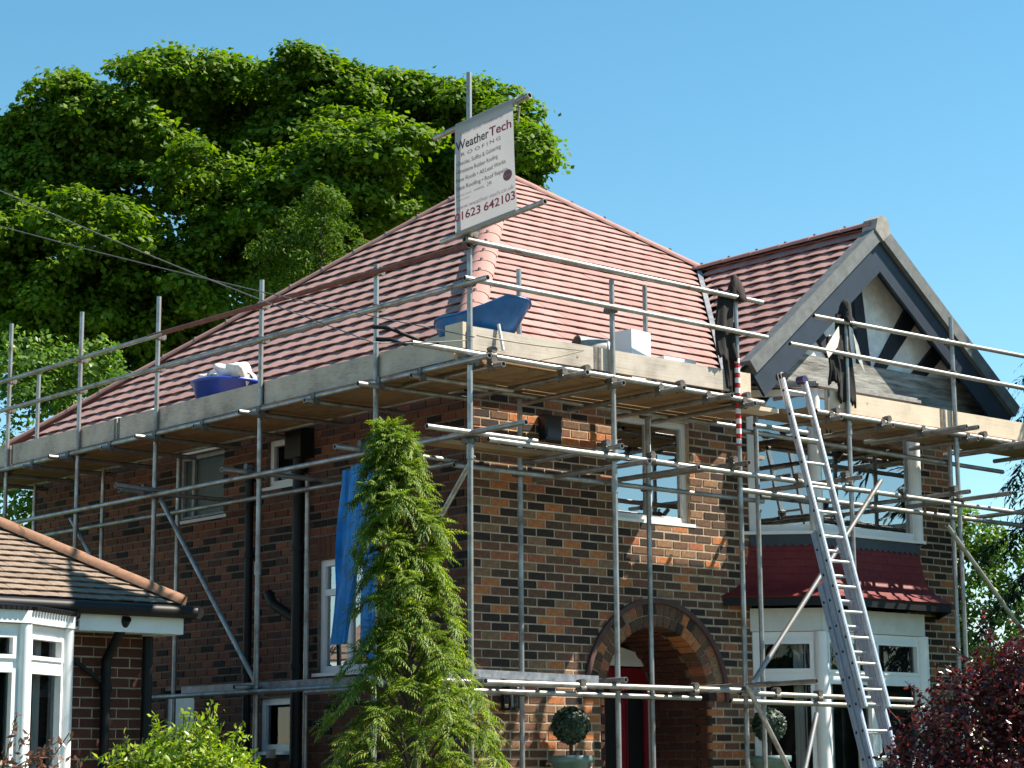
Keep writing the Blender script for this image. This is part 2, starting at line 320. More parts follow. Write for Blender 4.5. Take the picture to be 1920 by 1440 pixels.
def inarch(u0, u1, z0, z1):
    cx, cz = (u0+u1)/2, (z0+z1)/2
    for x in (u0, cx, u1):
        pass
    if cz < AZ: return abs(cx-AX) < AR+.0 or (u0 < AX+AR and u1 > AX-AR and abs(cx-AX) < AR+.11)
    return math.hypot(cx-AX, cz-AZ) < ARO-.02
rr = []
for a, bb, z0, z1 in rects:
    zc = (z0+z1)/2
    lo = hi = None
    if zc < AZ: lo, hi = AX-AR, AX+AR
    elif zc < AZ+ARO+.03:
        h = math.sqrt(max(0, (ARO+.03)**2-(zc-AZ)**2)); lo, hi = AX-h, AX+h
    if lo is None or bb <= lo or a >= hi: rr.append((a,bb,z0,z1)); continue
    if a < lo-.03: rr.append((a, lo, z0, z1))
    if bb > hi+.03: rr.append((hi, bb, z0, z1))
order = sorted([i for i, q in enumerate(rr) if q[2] > 2.0 and q[3] < 4.75 and q[1]-q[0] > .08], key=lambda i: rr[i][0]+.12*abs((rr[i][2]+rr[i][3])/2-3.3))
bricks(rr, front_frame(0), M['brick'], fwall, set(order[:285]))
rr2 = [(a+6.35, bb+6.35, z0, z1) for a, bb, z0, z1 in brick_rects(.85, .5, 5.2, [])]
bricks(rr2, front_frame(0), M['brick'], fwall)
# arch rings (voussoirs) and hood mould
arch = MB().build('porch_arch', M['mortar'], house)
mbm = MB()
def ring(r0, r1, y0, y1, n, parent=None, mat=None, name='arch_brick'):
    for i in range(n):
        t0 = math.pi*i/n+.012/r1*.5; t1 = math.pi*(i+1)/n-.012/r1*.5
        pts = [(AX+r*math.cos(t), AZ+r*math.sin(t)) for r, t in ((r0+.004,t0),(r1-.004,t0),(r1-.004,t1),(r0+.004,t1))]
        yy = y0+random.uniform(-.003,.003)
        MB().prism([(x,yy,z) for x,z in pts], (0,0,0), (0,y1-y0,0)).build(name, mat, parent)
ring(AR, AR+.115, -.004, .21, 26, arch, M['brick']); ring(AR+.115, AR+.235, -.004, .21, 30, arch, M['brick'])
for i in range(32):                              # mortar bed of the rings
    t0, t1 = math.pi*i/32, math.pi*(i+1)/32
    pts = [(AX+r*math.cos(t), AZ+r*math.sin(t)) for r, t in ((AR+.014,t0),(ARO+.05,t0),(ARO+.05,t1),(AR+.014,t1))]
    mbm.prism([(x,.006,z) for x,z in pts], (0,0,0), (0,.19,0))
mbm.build('arch_mortar', M['mortar'], arch)
mb = MB()
for i in range(36):
    t0, t1 = math.pi*i/36, math.pi*(i+1)/36
    pts = [(AX+r*math.cos(t), AZ+r*math.sin(t)) for r, t in ((ARO-.005,t0),(ARO+.045,t0),(ARO+.045,t1),(ARO-.005,t1))]
    mb.prism([(x,-.035,z) for x,z in pts], (0,0,0), (0,.05,0))
mb.build('hood_mould', simple('dark tile hood', (.085,.04,.035), .8), arch)
# porch recess
porch = MB(); PD = .95
porch.box((AX-AR-.3,.21,0),(AX-AR-.02,PD,3.0)); porch.box((AX+AR+.02,.21,0),(AX+AR+.3,PD,3.0)); porch.box((AX-1.1,PD,0),(AX+1.5,PD+.1,3.1))
for i in range(24):
    t0, t1 = math.pi*i/24, math.pi*(i+1)/24
    pts = [(AX+r*math.cos(t), AZ+r*math.sin(t)) for r, t in ((AR+.02,t0),(AR+.3,t0),(AR+.3,t1),(AR+.02,t1))]
    porch.prism([(x,.21,z) for x,z in pts], (0,0,0), (0,PD-.21,0))
porch.box((AX-AR,-.0,0),(AX+AR,PD,.1))
pw = porch.build('porch_recess', M['mortar_shaded'], house)
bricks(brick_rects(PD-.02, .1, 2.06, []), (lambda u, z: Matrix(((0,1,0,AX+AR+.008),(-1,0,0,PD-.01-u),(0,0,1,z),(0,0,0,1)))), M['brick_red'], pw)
mb = MB()                                        # soffit bricks of the arch
for i in range(14):
    t0, t1 = math.pi*i/28+.01, math.pi*(i+1)/28-.01
    for j in range(4):
        y0, y1 = .22+j*.18+(.06 if i%2 else 0), .22+(j+1)*.18-.012+(.06 if i%2 else 0)
        if y1 > PD: continue
        pts = [(AX+r*math.cos(t), AZ+r*math.sin(t)) for r, t in ((AR+.005,t0),(AR+.03,t0),(AR+.03,t1),(AR+.005,t1))]
        mb.prism([(x,y0,z) for x,z in pts], (0,0,0), (0,y1-y0,0))
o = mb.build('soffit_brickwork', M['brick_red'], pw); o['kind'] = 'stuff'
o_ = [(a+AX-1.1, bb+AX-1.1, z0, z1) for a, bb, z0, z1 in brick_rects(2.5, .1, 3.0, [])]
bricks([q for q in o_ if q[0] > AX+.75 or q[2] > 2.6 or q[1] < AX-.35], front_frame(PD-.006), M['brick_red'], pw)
# front door with arched white frame (recessed)
DX0, DX1, DZ = 2.36, 3.16, 2.42
door = MB().box((DX0,PD-.09,.1),(DX1-.08,PD-.05,DZ)).build('front_door', M['red'], house)
for x0 in (DX0+.1, DX0+.42):
    MB().box((x0,PD-.096,.95),(x0+.22,PD-.088,2.25)).build('door_pane', M['black'], door)
    mb = MB()
    for a, bb in (((x0-.025,.925),(x0+.245,.945)),((x0-.025,2.255),(x0+.245,2.275)),((x0-.025,.945),(x0-.005,2.255)),((x0+.225,.945),(x0+.245,2.255))): mb.box((a[0],PD-.102,a[1]),(bb[0],PD-.086,bb[1]))
    mb.build('door_moulding', M['red'], door)
MB().box((DX1-.14,PD-.12,1.15),(DX1-.115,PD-.09,1.3)).build('door_handle', M['alu'], door)
df = MB().box((DX1-.08,PD-.12,.1),(DX1,PD-.03,DZ+.02)).box((DX0-.5,PD-.12,DZ+.02),(DX1,PD-.03,DZ+.09))
hp = [(DX0-.5+(DX1-DX0+.5)*i/16, DZ+.09+.16*math.sin(math.pi*(.28+.72*i/16))) for i in range(17)]
df.prism([(x,PD-.115,z) for x,z in hp]+[(DX1,PD-.115,DZ+.085),(DX0-.5,PD-.115,DZ+.085)], (0,0,0), (0,.08,0))
df.build('door_frame', M['offwhite'], house)

def window(name, frame, w, z0, z1, bars_v=(), bars_h=(), fr=.065, dep=.07, mat='upvc', glass='glass', sill=True, room=.8, curtain=None, sillmat='upvc', sub=None):
    """frame: Matrix whose local x runs along the wall, local -y faces out; local z up (absolute)."""
    o = MB().box((0,0,z0),(w,.02,z1), frame @ Matrix.Translation((0,dep+.05,0))).build(name, M[glass] if glass != 'glass' else M['glass'], house) if False else None
    mb = MB()
    for x0,x1,a,bb in ((0,fr,z0,z1),(w-fr,w,z0,z1),(fr,w-fr,z0,z0+fr),(fr,w-fr,z1-fr,z1)): mb.box((x0,.0,a),(x1,dep,bb), frame)
    win = mb.build(name, M[mat], house)
    for x in bars_v: MB().box((x-fr/2,.003,z0+fr),(x+fr/2,dep,z1-fr), frame).build('mullion', M[mat], win)
    for z in bars_h:
        xs = [fr]+[q for q in sorted(bars_v)]+[w-fr]
        for i in range(len(xs)-1): MB().box((xs[i]+(fr/2 if i else 0),.002,z-fr/2),(xs[i+1]-(fr/2 if i < len(xs)-2 else 0),dep,z+fr/2), frame).build('transom_bar', M[mat], win)
    xs = [fr]+[q for q in sorted(bars_v)]+[w-fr]; zs = [z0+fr]+sorted(bars_h)+[z1-fr]
    for i in range(len(xs)-1):
        for j in range(len(zs)-1):
            x0, x1, a, bb = xs[i], xs[i+1], zs[j], zs[j+1]
            if sub: # inner sash frame
                s = sub; mb = MB()
                e = fr/2
                X0, X1, A, B = x0+(e if i else 0), x1-(e if i < len(xs)-2 else 0), a+(e if j else 0), bb-(e if j < len(zs)-2 else 0)
                for p0,p1,q0,q1 in ((X0,X0+s,A,B),(X1-s,X1,A,B),(X0+s,X1-s,A,A+s),(X0+s,X1-s,B-s,B)): mb.box((p0,-.012,q0),(p1,dep-.01,q1), frame)
                mb.build('sash', M[mat], win)
            jt = random.uniform(-.0, .0)
            MB().add([frame @ V(x0-.01,dep*.55,a-.01), frame @ V(x1+.01,dep*.55,a-.01), frame @ V(x1+.01,dep*.55+random.uniform(-.002,.002),bb+.01), frame @ V(x0-.01,dep*.55,bb+.01)], [(0,1,2,3)]).build('pane', M[glass], win)
    if sill: MB().box((-.07,-.06,z0-.035),(w+.07,dep,z0-.002), frame).build('sill', M[sillmat], win)
    if room:
        mb = MB(); p = [(0,dep+.02),(w,dep+.02),(w,room),(0,room)]
        c = [frame @ V(x,y,z) for z in (z0,z1) for x,y in p]
        mb.add(c, [(0,1,2,3),(4,7,6,5),(1,5,6,2),(2,6,7,3),(3,7,4,0)]); mb.build('room_interior', M['dark'], win)
    if curtain:
        for x0, x1 in curtain:
            mb = MB(); n_ = 18; vs_ = []
            for i in range(n_+1):
                x = x0+(x1-x0)*i/n_; y = dep+.10+.025*math.sin(i*1.9); vs_ += [frame @ V(x,y,z0+.02), frame @ V(x,y,z1-.02)]
            mb.add(vs_, [(2*i,2*i+2,2*i+3,2*i+1) for i in range(n_)], True); mb.build('curtain', M['curtain'], win)
    return win
T = Matrix.Translation
# front upper window
window('window', T((FW[0],.055,0)), FW[1]-FW[0], FW[2], FW[3], (.50,), (), .055, .07, room=1.2)
# ---- left wall
LFR = lambda y1: Matrix(((0,1,0,0),(-1,0,0,y1),(0,0,1,0),(0,0,0,1)))   # local x runs from back towards front, local -y faces -X
LW = [(4.19,5.12,4.13,4.85), (2.83,3.37,4.33,4.82), (1.5,2.44,2.36,3.49), (2.87,3.46,1.60,2.14), (4.75,5.25,1.0,2.28), (4.19,4.45,1.75,2.28)]
LW = LW[:4]+[(4.7,5.3,.1,2.28)]
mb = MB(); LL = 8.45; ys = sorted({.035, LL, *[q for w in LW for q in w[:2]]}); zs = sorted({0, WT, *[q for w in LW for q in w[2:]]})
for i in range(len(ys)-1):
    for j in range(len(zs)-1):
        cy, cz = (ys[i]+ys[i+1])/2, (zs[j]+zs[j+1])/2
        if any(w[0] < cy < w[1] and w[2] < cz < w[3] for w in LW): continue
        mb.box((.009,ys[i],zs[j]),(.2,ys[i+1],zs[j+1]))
lwall = mb.build('side_wall', M['mortar_shaded'], house)
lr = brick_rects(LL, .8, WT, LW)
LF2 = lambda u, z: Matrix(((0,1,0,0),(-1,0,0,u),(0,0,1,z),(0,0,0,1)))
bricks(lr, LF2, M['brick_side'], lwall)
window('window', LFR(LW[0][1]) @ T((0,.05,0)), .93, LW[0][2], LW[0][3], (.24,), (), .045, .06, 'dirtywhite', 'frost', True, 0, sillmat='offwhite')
window('window', LFR(LW[1][1]) @ T((0,.05,0)), .54, LW[1][2], LW[1][3], (), (), .06, .06, 'offwhite', 'glass_clear', True, .5, sillmat='offwhite')
window('window', LFR(LW[2][1]) @ T((0,.05,0)), .94, LW[2][2], LW[2][3], (.47,), (3.16,), .065, .06, 'upvc', 'glass', True, .6)
window('window', LFR(LW[3][1]) @ T((0,.05,0)), .59, LW[3][2], LW[3][3], (), (), .07, .06, 'upvc', 'glass_clear', True, .5)
MB().box((.05,4.7,.1),(.09,5.3,2.2)).build('side_door', M['offwhite'], house)
MB().box((-.004,4.15,4.86),(.05,5.16,4.93)).build('window_lintel', M['offwhite'], house)
for yc, z0, z1 in ((3.55,0,4.6),(2.66,0,4.9)):     # rainwater and soil pipes
    mb = MB().tube((-.09,yc,z0),(-.09,yc,z1),.045 if yc > 3 else .06,12)
    for z in (1.2,2.4,3.6,4.4): mb.tube((-.09,yc,z),(-.09,yc,z+.06),.06 if yc > 3 else .075,12)
    if yc < 3: mb.tube((-.09,yc,2.9),(-.14,yc+.35,3.08),.05,10).tube((-.14,yc+.35,3.08),(-.14,yc+.45,3.2),.05,10).box((-.17,yc-.14,4.55),(.0,yc+.14,4.85))
    mb.build('drain_pipe', M['black'], house)
# soldier course over ground-floor window
mb = MB()
for i in range(12): mb.box((-.004,1.47+i*.083,3.50),(.03,1.47+i*.083+.073,3.715))
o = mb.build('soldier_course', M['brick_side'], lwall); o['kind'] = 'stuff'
# inner blocks that stop light leaking through the shell
MB().box((.25,8.25,0),(7.2,8.45,WT)).box((7.0,.22,0),(7.2,8.25,5.4)).build('rear_wall', M['mortar_shaded'], house)

# ---- roofs
ax, ay, az, ze, ov, yr = 4.02, 4.22, 8.67, 5.2, .38, 8.9
pf, pl = (az-ze)/(ay+ov), (az-ze)/(ax+ov)
WX, WZ, WS, WSR, WY = 5.60, 7.31, .835, .765, -.36      # wing ridge x, z, slopes, verge y
def tile_mesh(w, L, name='roof_tile', lip=.034, cam=.011, th=.014):
    xs = [0,.2,.4,.6,.8,1.0]; cz = [0,.75,1,1,.75,0]
    v = []; n_ = len(xs)
    for x, c in zip(xs, cz): v.append((x*w, 0, lip+c*cam))
    for x, c in zip(xs, cz): v.append((x*w, L, .008+c*cam))
    for x, c in zip(xs, cz): v.append((x*w, .006, lip-th+c*cam))
    f = [(i,i+1,n_+i+1,n_+i) for i in range(n_-1)]+[(2*n_+i,2*n_+i+1,i+1,i) for i in range(n_-1)]
    f += [(0,n_,2*n_),(n_-1,3*n_-1,2*n_-1)]
    return v, f
def tile_face(parent, origin, u, v, n, gauge, width, vlen, ufun, mat, nsingle, key, lip=.034, cam=.011, name='roof_tile', v0=0):
    origin, u, v, n = Vector(origin), Vector(u).normalized(), Vector(v).normalized(), Vector(n).normalized()
    places = []; row = 0; vv = v0
    while vv < vlen-.02:
        u0, u1 = ufun(vv+gauge*.4); off = (row % 2)*width/2
        if u1-u0 > .05:
            k = math.floor((u0-off)/width)
            while off+k*width < u1:
                a, bb = max(u0, off+k*width), min(u1, off+(k+1)*width)
                if bb-a > .03: places.append((a, bb, vv))
                k += 1
        vv += gauge; row += 1
    tv, tf = tile_mesh(1, gauge*1.22, lip=lip, cam=cam)
    me = MB().add(tv, tf).mesh(name, mat)
    idx = sorted(range(len(places)), key=lambda i: key(origin+u*places[i][0]+v*places[i][2]))
    single = set(idx[:nsingle]); mb = MB()
    for i, (a, bb, vv) in enumerate(places):
        o = origin+u*(a+.0015)+v*(vv+random.uniform(-.004,.004))+n*random.uniform(0,.004); s = bb-a-.003
        tw = random.uniform(-.006,.006)
        vv2 = (v+u*tw).normalized(); uu2 = u-v*tw
        Mx = Matrix(((uu2.x*s,vv2.x,n.x,o.x),(uu2.y*s,vv2.y,n.y,o.y),(uu2.z*s,vv2.z,n.z,o.z),(0,0,0,1)))
        if i in single:
            t = link(name, me, parent); t.matrix_basis = Mx
        else: mb.add([Mx @ Vector(q) for q in tv], tf)
    if mb.v:
        t = mb.build(name+'s', mat, parent); t['kind'] = 'stuff'
camp = Vector((-12.482,-14.991,1.35)); nearest = lambda p: (p-camp).length
deck = MB()
c0, c1, c2, c3, apx = (-ov,-ov,ze), (2*ax+ov,-ov,ze), (2*ax+ov,yr,ze), (-ov,yr,ze), (ax,ay,az)
e0 = V(*c0).lerp(V(*apx), .035); e1 = V(*c1).lerp(V(*apx), .035); e2 = V(*c2).lerp(V(*apx), .035); e3 = V(*c3).lerp(V(*apx), .035)   # eaves kept short
deck.add([e0,e1,e2,e3,apx], [(0,1,4),(1,2,4),(2,3,4),(3,0,4)])
roof = deck.build('main_roof', M['felt'], house)
MB().add([V(*c1)+V(0,0,.03),V(*c2)+V(0,0,.03),V(*c3)+V(0,0,.03),V(*apx)+V(0,0,.03)], [(0,1,3),(1,2,3)]).build('rear_slope', M['tile'], roof)
fl = math.hypot(ay+ov, az-ze); cf, sf = (ay+ov)/fl, (az-ze)/fl
def f_ufun(vv):
    y = -ov+vv*cf; z = ze+vv*sf
    a = -ov+(y+ov)*(ax+ov)/(ay+ov); rh = 2*ax+ov-(y+ov)*(ax+ov)/(ay+ov)
    va = WX-(WZ-z)/WS if z < WZ else 99
    return a+.02, min(rh-.02, va-.05)
tile_face(roof, (0,-ov,ze), (1,0,0), (0,cf,sf), (0,-sf,cf), .186, .30, fl, f_ufun, M['tile'], 150, nearest, .034, .0022, v0=.17)
ll = math.hypot(ax+ov, az-ze); cl, sl = (ax+ov)/ll, (az-ze)/ll
def l_ufun(vv):       # u runs along -Y so that u x v = n points out
    x = -ov+vv*cl
    y0 = -ov+(x+ov)*(ay+ov)/(ax+ov); y1 = yr-(x+ov)*(yr-ay)/(ax+ov)
    return -y1+.02, -y0-.02
tile_face(roof, (-ov,0,ze), (0,-1,0), (cl,0,sl), (-sl,0,cl), .245, .34, ll, l_ufun, M['tile'], 150, nearest, .040, .008, v0=.17)
# wing roof
wroof = MB()
XL, XR = 3.0, 7.97; wyb = 2.9
wz = lambda x: WZ-WS*(WX-x) if x < WX else WZ-WSR*(x-WX)
wroof.add([(XL,WY,wz(XL)),(WX,WY,WZ),(XR,WY,wz(XR)),(XL,-.38,wz(XL)),(WX,wyb,WZ),(XR,wyb,wz(XR))], [(0,1,4,3),(1,2,5,4)])
wr = wroof.build('wing_roof', M['felt'], house)
wl = math.hypot(1, WS); cw, sw = 1/wl, WS/wl
def w_ufun(vv):
    x = XL+vv*cw; z = wz(x); yv = (z-ze)/pf-ov
    return -(yv-.05), -WY-.02
tile_face(wr, (XL,0,wz(XL)), (0,-1,0), (cw,0,sw), (-sw,0,cw), .197, .30, (WX-XL)/cw, w_ufun, M['tile'], 60, nearest, .042, .008)
MB().add([(WX,WY,WZ+.03),(XR,WY,wz(XR)+.03),(XR,wyb,wz(XR)+.03),(WX,wyb,WZ+.03)], [(0,1,2,3)]).build('far_slope', M['tile'], wr)
def ridge(parent, a, b, r, seg, nrm_side, name, mat, clip=True, flat=.62):
    a, b = Vector(a), Vector(b); d = (b-a); L = d.length; d.normalize(); n_ = int(L/seg); side = Vector(nrm_side).normalized(); up = side.cross(d); up = up if up.z > 0 else -up
    for i in range(n_+1):
        p = a+d*(i*seg); q = a+d*min(L, (i+1)*seg+.03)
        if (q-p).length < .06: continue
        mb = MB(); k = 9; vs_ = []
        for pt, rr_ in ((p, r*1.05), (q, r*.97)):
            for j in range(k):
                t = math.pi*j/(k-1); vs_.append(pt+side*(rr_*math.cos(t))+up*(rr_*flat*math.sin(t)))
        mb.add(vs_, [(j,j+1,j+1+k,j+k) for j in range(k-1)], True); mb.add(vs_[:k], [tuple(range(k-1,-1,-1))])
        mb.build(name, mat, parent)
        if clip: MB().box((-.012,-.012,-.01),(.012,.012,.024), Matrix.Translation(p+up*(r*flat+.0))).build('hip_clip', M['coupler'], parent)
hf = Vector((ax+ov, ay+ov, az-ze)).normalized(); sd = Vector((-1,1,0))
ridge(roof, e0+V(0,0,.045), Vector(apx)+V(0,0,.0), .135, .40, (1,-1,0), 'hip_tile', M['hip'])
ridge(roof, e3+V(0,0,.045), Vector(apx)+V(0,0,-.02), .115, .45, (1,1,0), 'hip_tile', M['hip'])
ridge(roof, V(5.72,2.50,7.37), Vector(apx)+V(0,0,-.02), .115, .45, (1,1,0), 'hip_tile', M['hip'])
ridge(wr, V(WX,WY+.02,WZ+.02), V(WX,2.45,WZ+.02), .12, .45, (1,0,0), 'ridge_tile', M['hip'])
# valley lead between main roof and wing
z0v, z1v = 5.25, WZ-.05
vp = lambda z: V(WX-(WZ-z)/WS, (z-ze)/pf-ov, z)
MB().bar(vp(z0v)+V(0,0,.05), vp(z1v)+V(0,0,.05), .055, .05).build('valley_trim', M['lead'], roof)
# closed eaves
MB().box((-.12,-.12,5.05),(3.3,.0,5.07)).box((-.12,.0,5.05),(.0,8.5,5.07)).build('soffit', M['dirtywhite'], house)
MB().box((-.14,-.14,5.05),(3.05,-.12,5.27)).box((-.14,-.12,5.05),(-.12,8.55,5.27)).build('fascia', M['navy'], house)
# ---- gable of the wing
gp = lambda x, z, y: (x, y, z)
def slope_board(side, off0, off1, y0, y1, name, mat, ext=0.0):
    s = WS if side < 0 else WSR; xe = (3.42 if side < 0 else XR); L = math.hypot(1, s)
    nx, nz = (s/L, -1/L) if side < 0 else (-s/L, -1/L)      # inward (down) normal of the slope line
    def pt(x, z, off): return (x+nx*off, z+nz*off)
    def apexpt(off): return (WX, WZ-off*L)
    e = (xe, WZ-s*abs(xe-WX))
    a0, a1 = apexpt(off0), apexpt(off1); e0, e1 = pt(*e, off0), pt(*e, off1)
    poly = [(a0[0],y0,a0[1]),(e0[0],y0,e0[1]),(e1[0],y0,e1[1]),(a1[0],y0,a1[1])]
    return MB().prism(poly, (0,0,0), (0,y1-y0,0)).build(name, mat, house)
for sd_ in (-1, 1):
    slope_board(sd_, -.055, .10, WY-.06, WY+.09, 'verge_cap', M['verge'])
    slope_board(sd_, .10, .385, WY, WY+.035, 'bargeboard', M['navy'])
    slope_board(sd_, .10, .13, WY+.035, -.04, 'verge_soffit', M['navy'])
MB().prism([(WX-.13,WY-.075,WZ-.05),(WX,WY-.075,WZ-.16),(WX+.13,WY-.075,WZ-.05),(WX+.09,WY-.075,WZ+.09),(WX,WY-.075,WZ+.14),(WX-.09,WY-.075,WZ+.09)], (0,0,0), (0,.2,0)).build('ridge_end_cap', simple('pale ridge cap', (.27,.26,.24), .85), house)
gz0 = 5.40
MB().prism([(3.7,-.03,gz0),(7.75,-.03,gz0),(7.75,-.03,5.55),(WX,-.03,WZ-.14),(3.7,-.03,5.62)], (0,0,0), (0,.2,0)).build('gable_panel', M['render'], house)
def beam(pts, mat='beam', y=-.075): MB().prism([(x,y,z) for x,z in pts], (0,0,0), (0,.045,0)).build('gable_beam', M[mat], house)
beam([(5.46,6.90),(5.60,6.90),(5.74,5.80),(5.54,5.80)])
beam([(5.82,5.80),(6.00,5.80),(6.62,6.46),(6.44,6.60)])
beam([(6.47,5.80),(6.72,5.80),(7.10,6.12),(6.98,6.26)])
beam([(5.05,5.80),(5.20,5.80),(4.72,6.35),(4.62,6.25)])
beam([(3.75,5.40),(7.8,5.40),(7.8,5.50),(7.40,5.80),(4.02,5.80),(3.75,5.60)], 'weather', -.09)
MB().box((3.5,-.33,5.34),(7.85,-.02,5.37)).build('eaves_soffit', M['navy'], house)
# canted bay
BAY = [(3.76,0.0),(4.26,-.5),(5.9,-.5),(6.4,0.0)]
def facet(a, b_):
    d = Vector((b_[0]-a[0], b_[1]-a[1], 0)); L = d.length; d.normalize(); y = Vector((-d.y, d.x, 0))
    return Matrix(((d.x,y.x,0,a[0]),(d.y,y.y,0,a[1]),(0,0,1,0),(0,0,0,1))), L
for i in range(3):
    fm, L = facet(BAY[i], BAY[i+1])
    if i == 1:
        window('bay_window', fm, L, 3.82, 5.32, (), (4.98,), .075, .07, room=.7, sub=None)
        window('bay_window', fm, L, .9, 2.78, (.82,), (2.32,), .075, .07, glass='glass_clear', room=.9, sub=.035, sillmat='upvc', curtain=[(.1,.35)])
    else:
        window('bay_window', fm, L, 3.82, 5.32, (), (), .07, .07, room=.45)
        window('bay_window', fm, L, .9, 2.78, (), (2.32,), .085, .07, glass='glass_clear', room=.45, sub=.04, curtain=[(.42,.60)] if i == 0 else None)
    MB().box((-.02,-.03,2.785),(L+.02,.05,3.02), fm).build('bay_head_board', M['offwhite'], house)
    MB().box((-.02,-.05,.3),(L+.02,.05,.86), fm).build('bay_base', M['brick_red'], house)
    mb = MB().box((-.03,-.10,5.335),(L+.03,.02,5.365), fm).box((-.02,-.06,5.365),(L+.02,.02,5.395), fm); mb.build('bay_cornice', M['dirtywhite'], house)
    MB().box((0,-.02,3.70),(L,.04,3.785), fm).build('lead_flashing', M['navy'], house)
# corner posts
for x, y in BAY[1:3]:
    MB().tube((x,y+.01,.9),(x,y+.01,2.78),.075,8).build('bay_corner_post', M['upvc'], house); MB().tube((x,y+.01,3.82),(x,y+.01,5.32),.07,8).build('bay_corner_post', M['upvc'], house)
# apron roof skirt: tiles with bell-cast
prof = [(3.70,.0),(3.615,.008),(3.53,.018),(3.45,.032),(3.375,.052),(3.305,.08),(3.245,.12),(3.19,.18),(3.15,.25),(3.125,.31)]   # z, outward
apr = MB()
def off_poly(e):
    # bay polygon offset outward by e, ends extended along wall
    k = e*math.tan(R(22.5)); s = e*math.sqrt(2)
    return [(3.76-s,0.0),(4.26-k,-.5-e),(5.9+k,-.5-e),(6.4+s,0.0)]
for (za, ea), (zb, eb) in zip(prof[:-1], prof[1:]):
    A, B = off_poly(ea-.005), off_poly(eb-.005)
    for i in range(3): apr.add([(*A[i],za),(*A[i+1],za),(*B[i+1],zb),(*B[i],zb)], [(3,2,1,0)])
B = off_poly(.30); apr.add([(*p,3.10) for p in B], [(0,1,2,3)])
apron = apr.build('bay_apron', M['felt'], house)
tvw = .165
for r_, ((za, ea), (zb, eb)) in enumerate(zip(prof[:-1], prof[1:])):
    A, B = off_poly(ea+.004), off_poly(eb+.016)
    for i in range(2):
        a0, a1, b0, b1 = [Vector((*A[i],za+.02)), Vector((*A[i+1],za+.02)), Vector((*B[i],zb)), Vector((*B[i+1],zb))]
        L = (b1-b0).length; n_ = max(1, round(L/tvw)); sh = .5*(r_ % 2)
        ts = [0]+[(k+sh)/n_ for k in range(n_+1) if 0 < (k+sh)/n_ < 1]+[1]
        for t0, t1 in zip(ts[:-1], ts[1:]):
            g = .0012/L; jz = random.uniform(-.003,.003)
            p = [a0.lerp(a1,t0+g), a0.lerp(a1,t1-g), b0.lerp(b1,t1-g), b0.lerp(b1,t0+g)]
            nn = (p[1]-p[0]).cross(p[3]-p[0]).normalized(); nn = nn if nn.dot(V(-.64,-.74,-.1)) > 0 or nn.z > 0 else -nn
            if nn.y > 0: nn = -nn
            q = [x-nn*.012 for x in p]; 
            for j in (2,3): p[j] = p[j]+V(0,0,jz)
            MB().add(p+q, [(0,3,2,1),(3,7,6,2),(0,4,7,3),(1,2,6,5)]).build('apron_tile', M['apron'], apron)
mb = MB()
E_ = off_poly(.30)
for i in range(3): mb.bar((*E_[i],3.075), (*E_[i+1],3.075), .02, .09)
mb.build('apron_fascia', M['black'], house)
# scalloped lead under the upper sill
mb = MB()
for i in range(2):
    fm, L = facet(BAY[i], BAY[i+1]); n_ = round(L/.09)
    for k in range(n_):
        x0, x1 = L*k/n_, L*(k+1)/n_
        mb.prism([fm @ V(x0,-.028,3.70), fm @ V(x0,-.028,3.685), fm @ V((x0+x1)/2,-.028,3.655), fm @ V(x1,-.028,3.685), fm @ V(x1,-.028,3.70)], (0,0,0), tuple(fm.to_3x3() @ V(0,.008,0)))
mb.build('scalloped_flashing', M['navy'], house)

# ------------------------------------------------------------------ neighbouring bungalow
nb = thing('neighbour_bungalow', (-6,.5,0), 'low brick bungalow with weathered tan tiles and white bay window at left', 'bungalow')
NY, NX = .49, -3.18
w_ = MB().box((-10,NY+.009,0),(NX,NY+.2,2.6)).box((NX-.2,NY+.2,0),(NX-.009,6.5,2.6)).build('front_wall', M['mortar'], nb)
nr = [(a, bb, z0, z1) for a, bb, z0, z1 in brick_rects(2.4, 0, 2.55, [])]
sel = {i for i, q in enumerate(nr) if q[2] > 1.2 and q[0] < .9}
bricks(nr, (lambda u, z: Matrix.Translation((NX-u, NY, z))), M['brick_red'], w_, sel)
bricks(brick_rects(5.8, 0, 2.55, []), (lambda u, z: Matrix(((0,-1,0,NX),(1,0,0,NY+.05+u),(0,0,1,z),(0,0,0,1)))), M['brick_red'], w_)
nze, nyo, nxo = 2.74, .13, -2.99
nap = (nxo-3.2, nyo+3.2, nze+3.2*.60)
nroof = MB().add([(nxo,nyo,nze),(nxo,nyo+7,nze),nap,(nxo-12,nyo,nze),(nxo-12,nap[1],nap[2]),(nap[0],nyo+7,nap[2])], [(0,2,4,3),(0,1,5,2)]).build('roof', M['old_tile'], nb)
nl = math.hypot(1,.60)
tile_face(nroof, (nxo,nyo,nze), (1,0,0), (0,1/nl,.60/nl), (0,-.60/nl,1/nl), .105, .165, 3.2*nl, lambda vv: (-4.2, -vv/nl-.03), M['old_tile'], 240, lambda p: p.z*3-p.x, .030, .003)
tile_face(nroof, (nxo,nyo,nze), (0,-1,0), (-1/nl,0,.60/nl), (.60/nl,0,1/nl), .105, .165, 1.5*nl, lambda vv: (-3, -vv/nl-.03), M['old_tile'], 0, lambda p: 0, .030, .003)
ridge(nroof, (nxo-.02,nyo+.02,nze+.02), Vector(nap)+V(0,0,.03), .095, .31, (1,1,0), 'hip_tile', M['old_hip'], False, .8)
mb = MB(); mb.tube((nxo-10,nyo-.06,nze-.05),(nxo+.05,nyo-.06,nze-.05),.055,10); mb.tube((nxo+.06,nyo-.1,nze-.05),(nxo+.06,nyo+6,nze-.05),.055,10); mb.build('gutter', M['black'], nb)
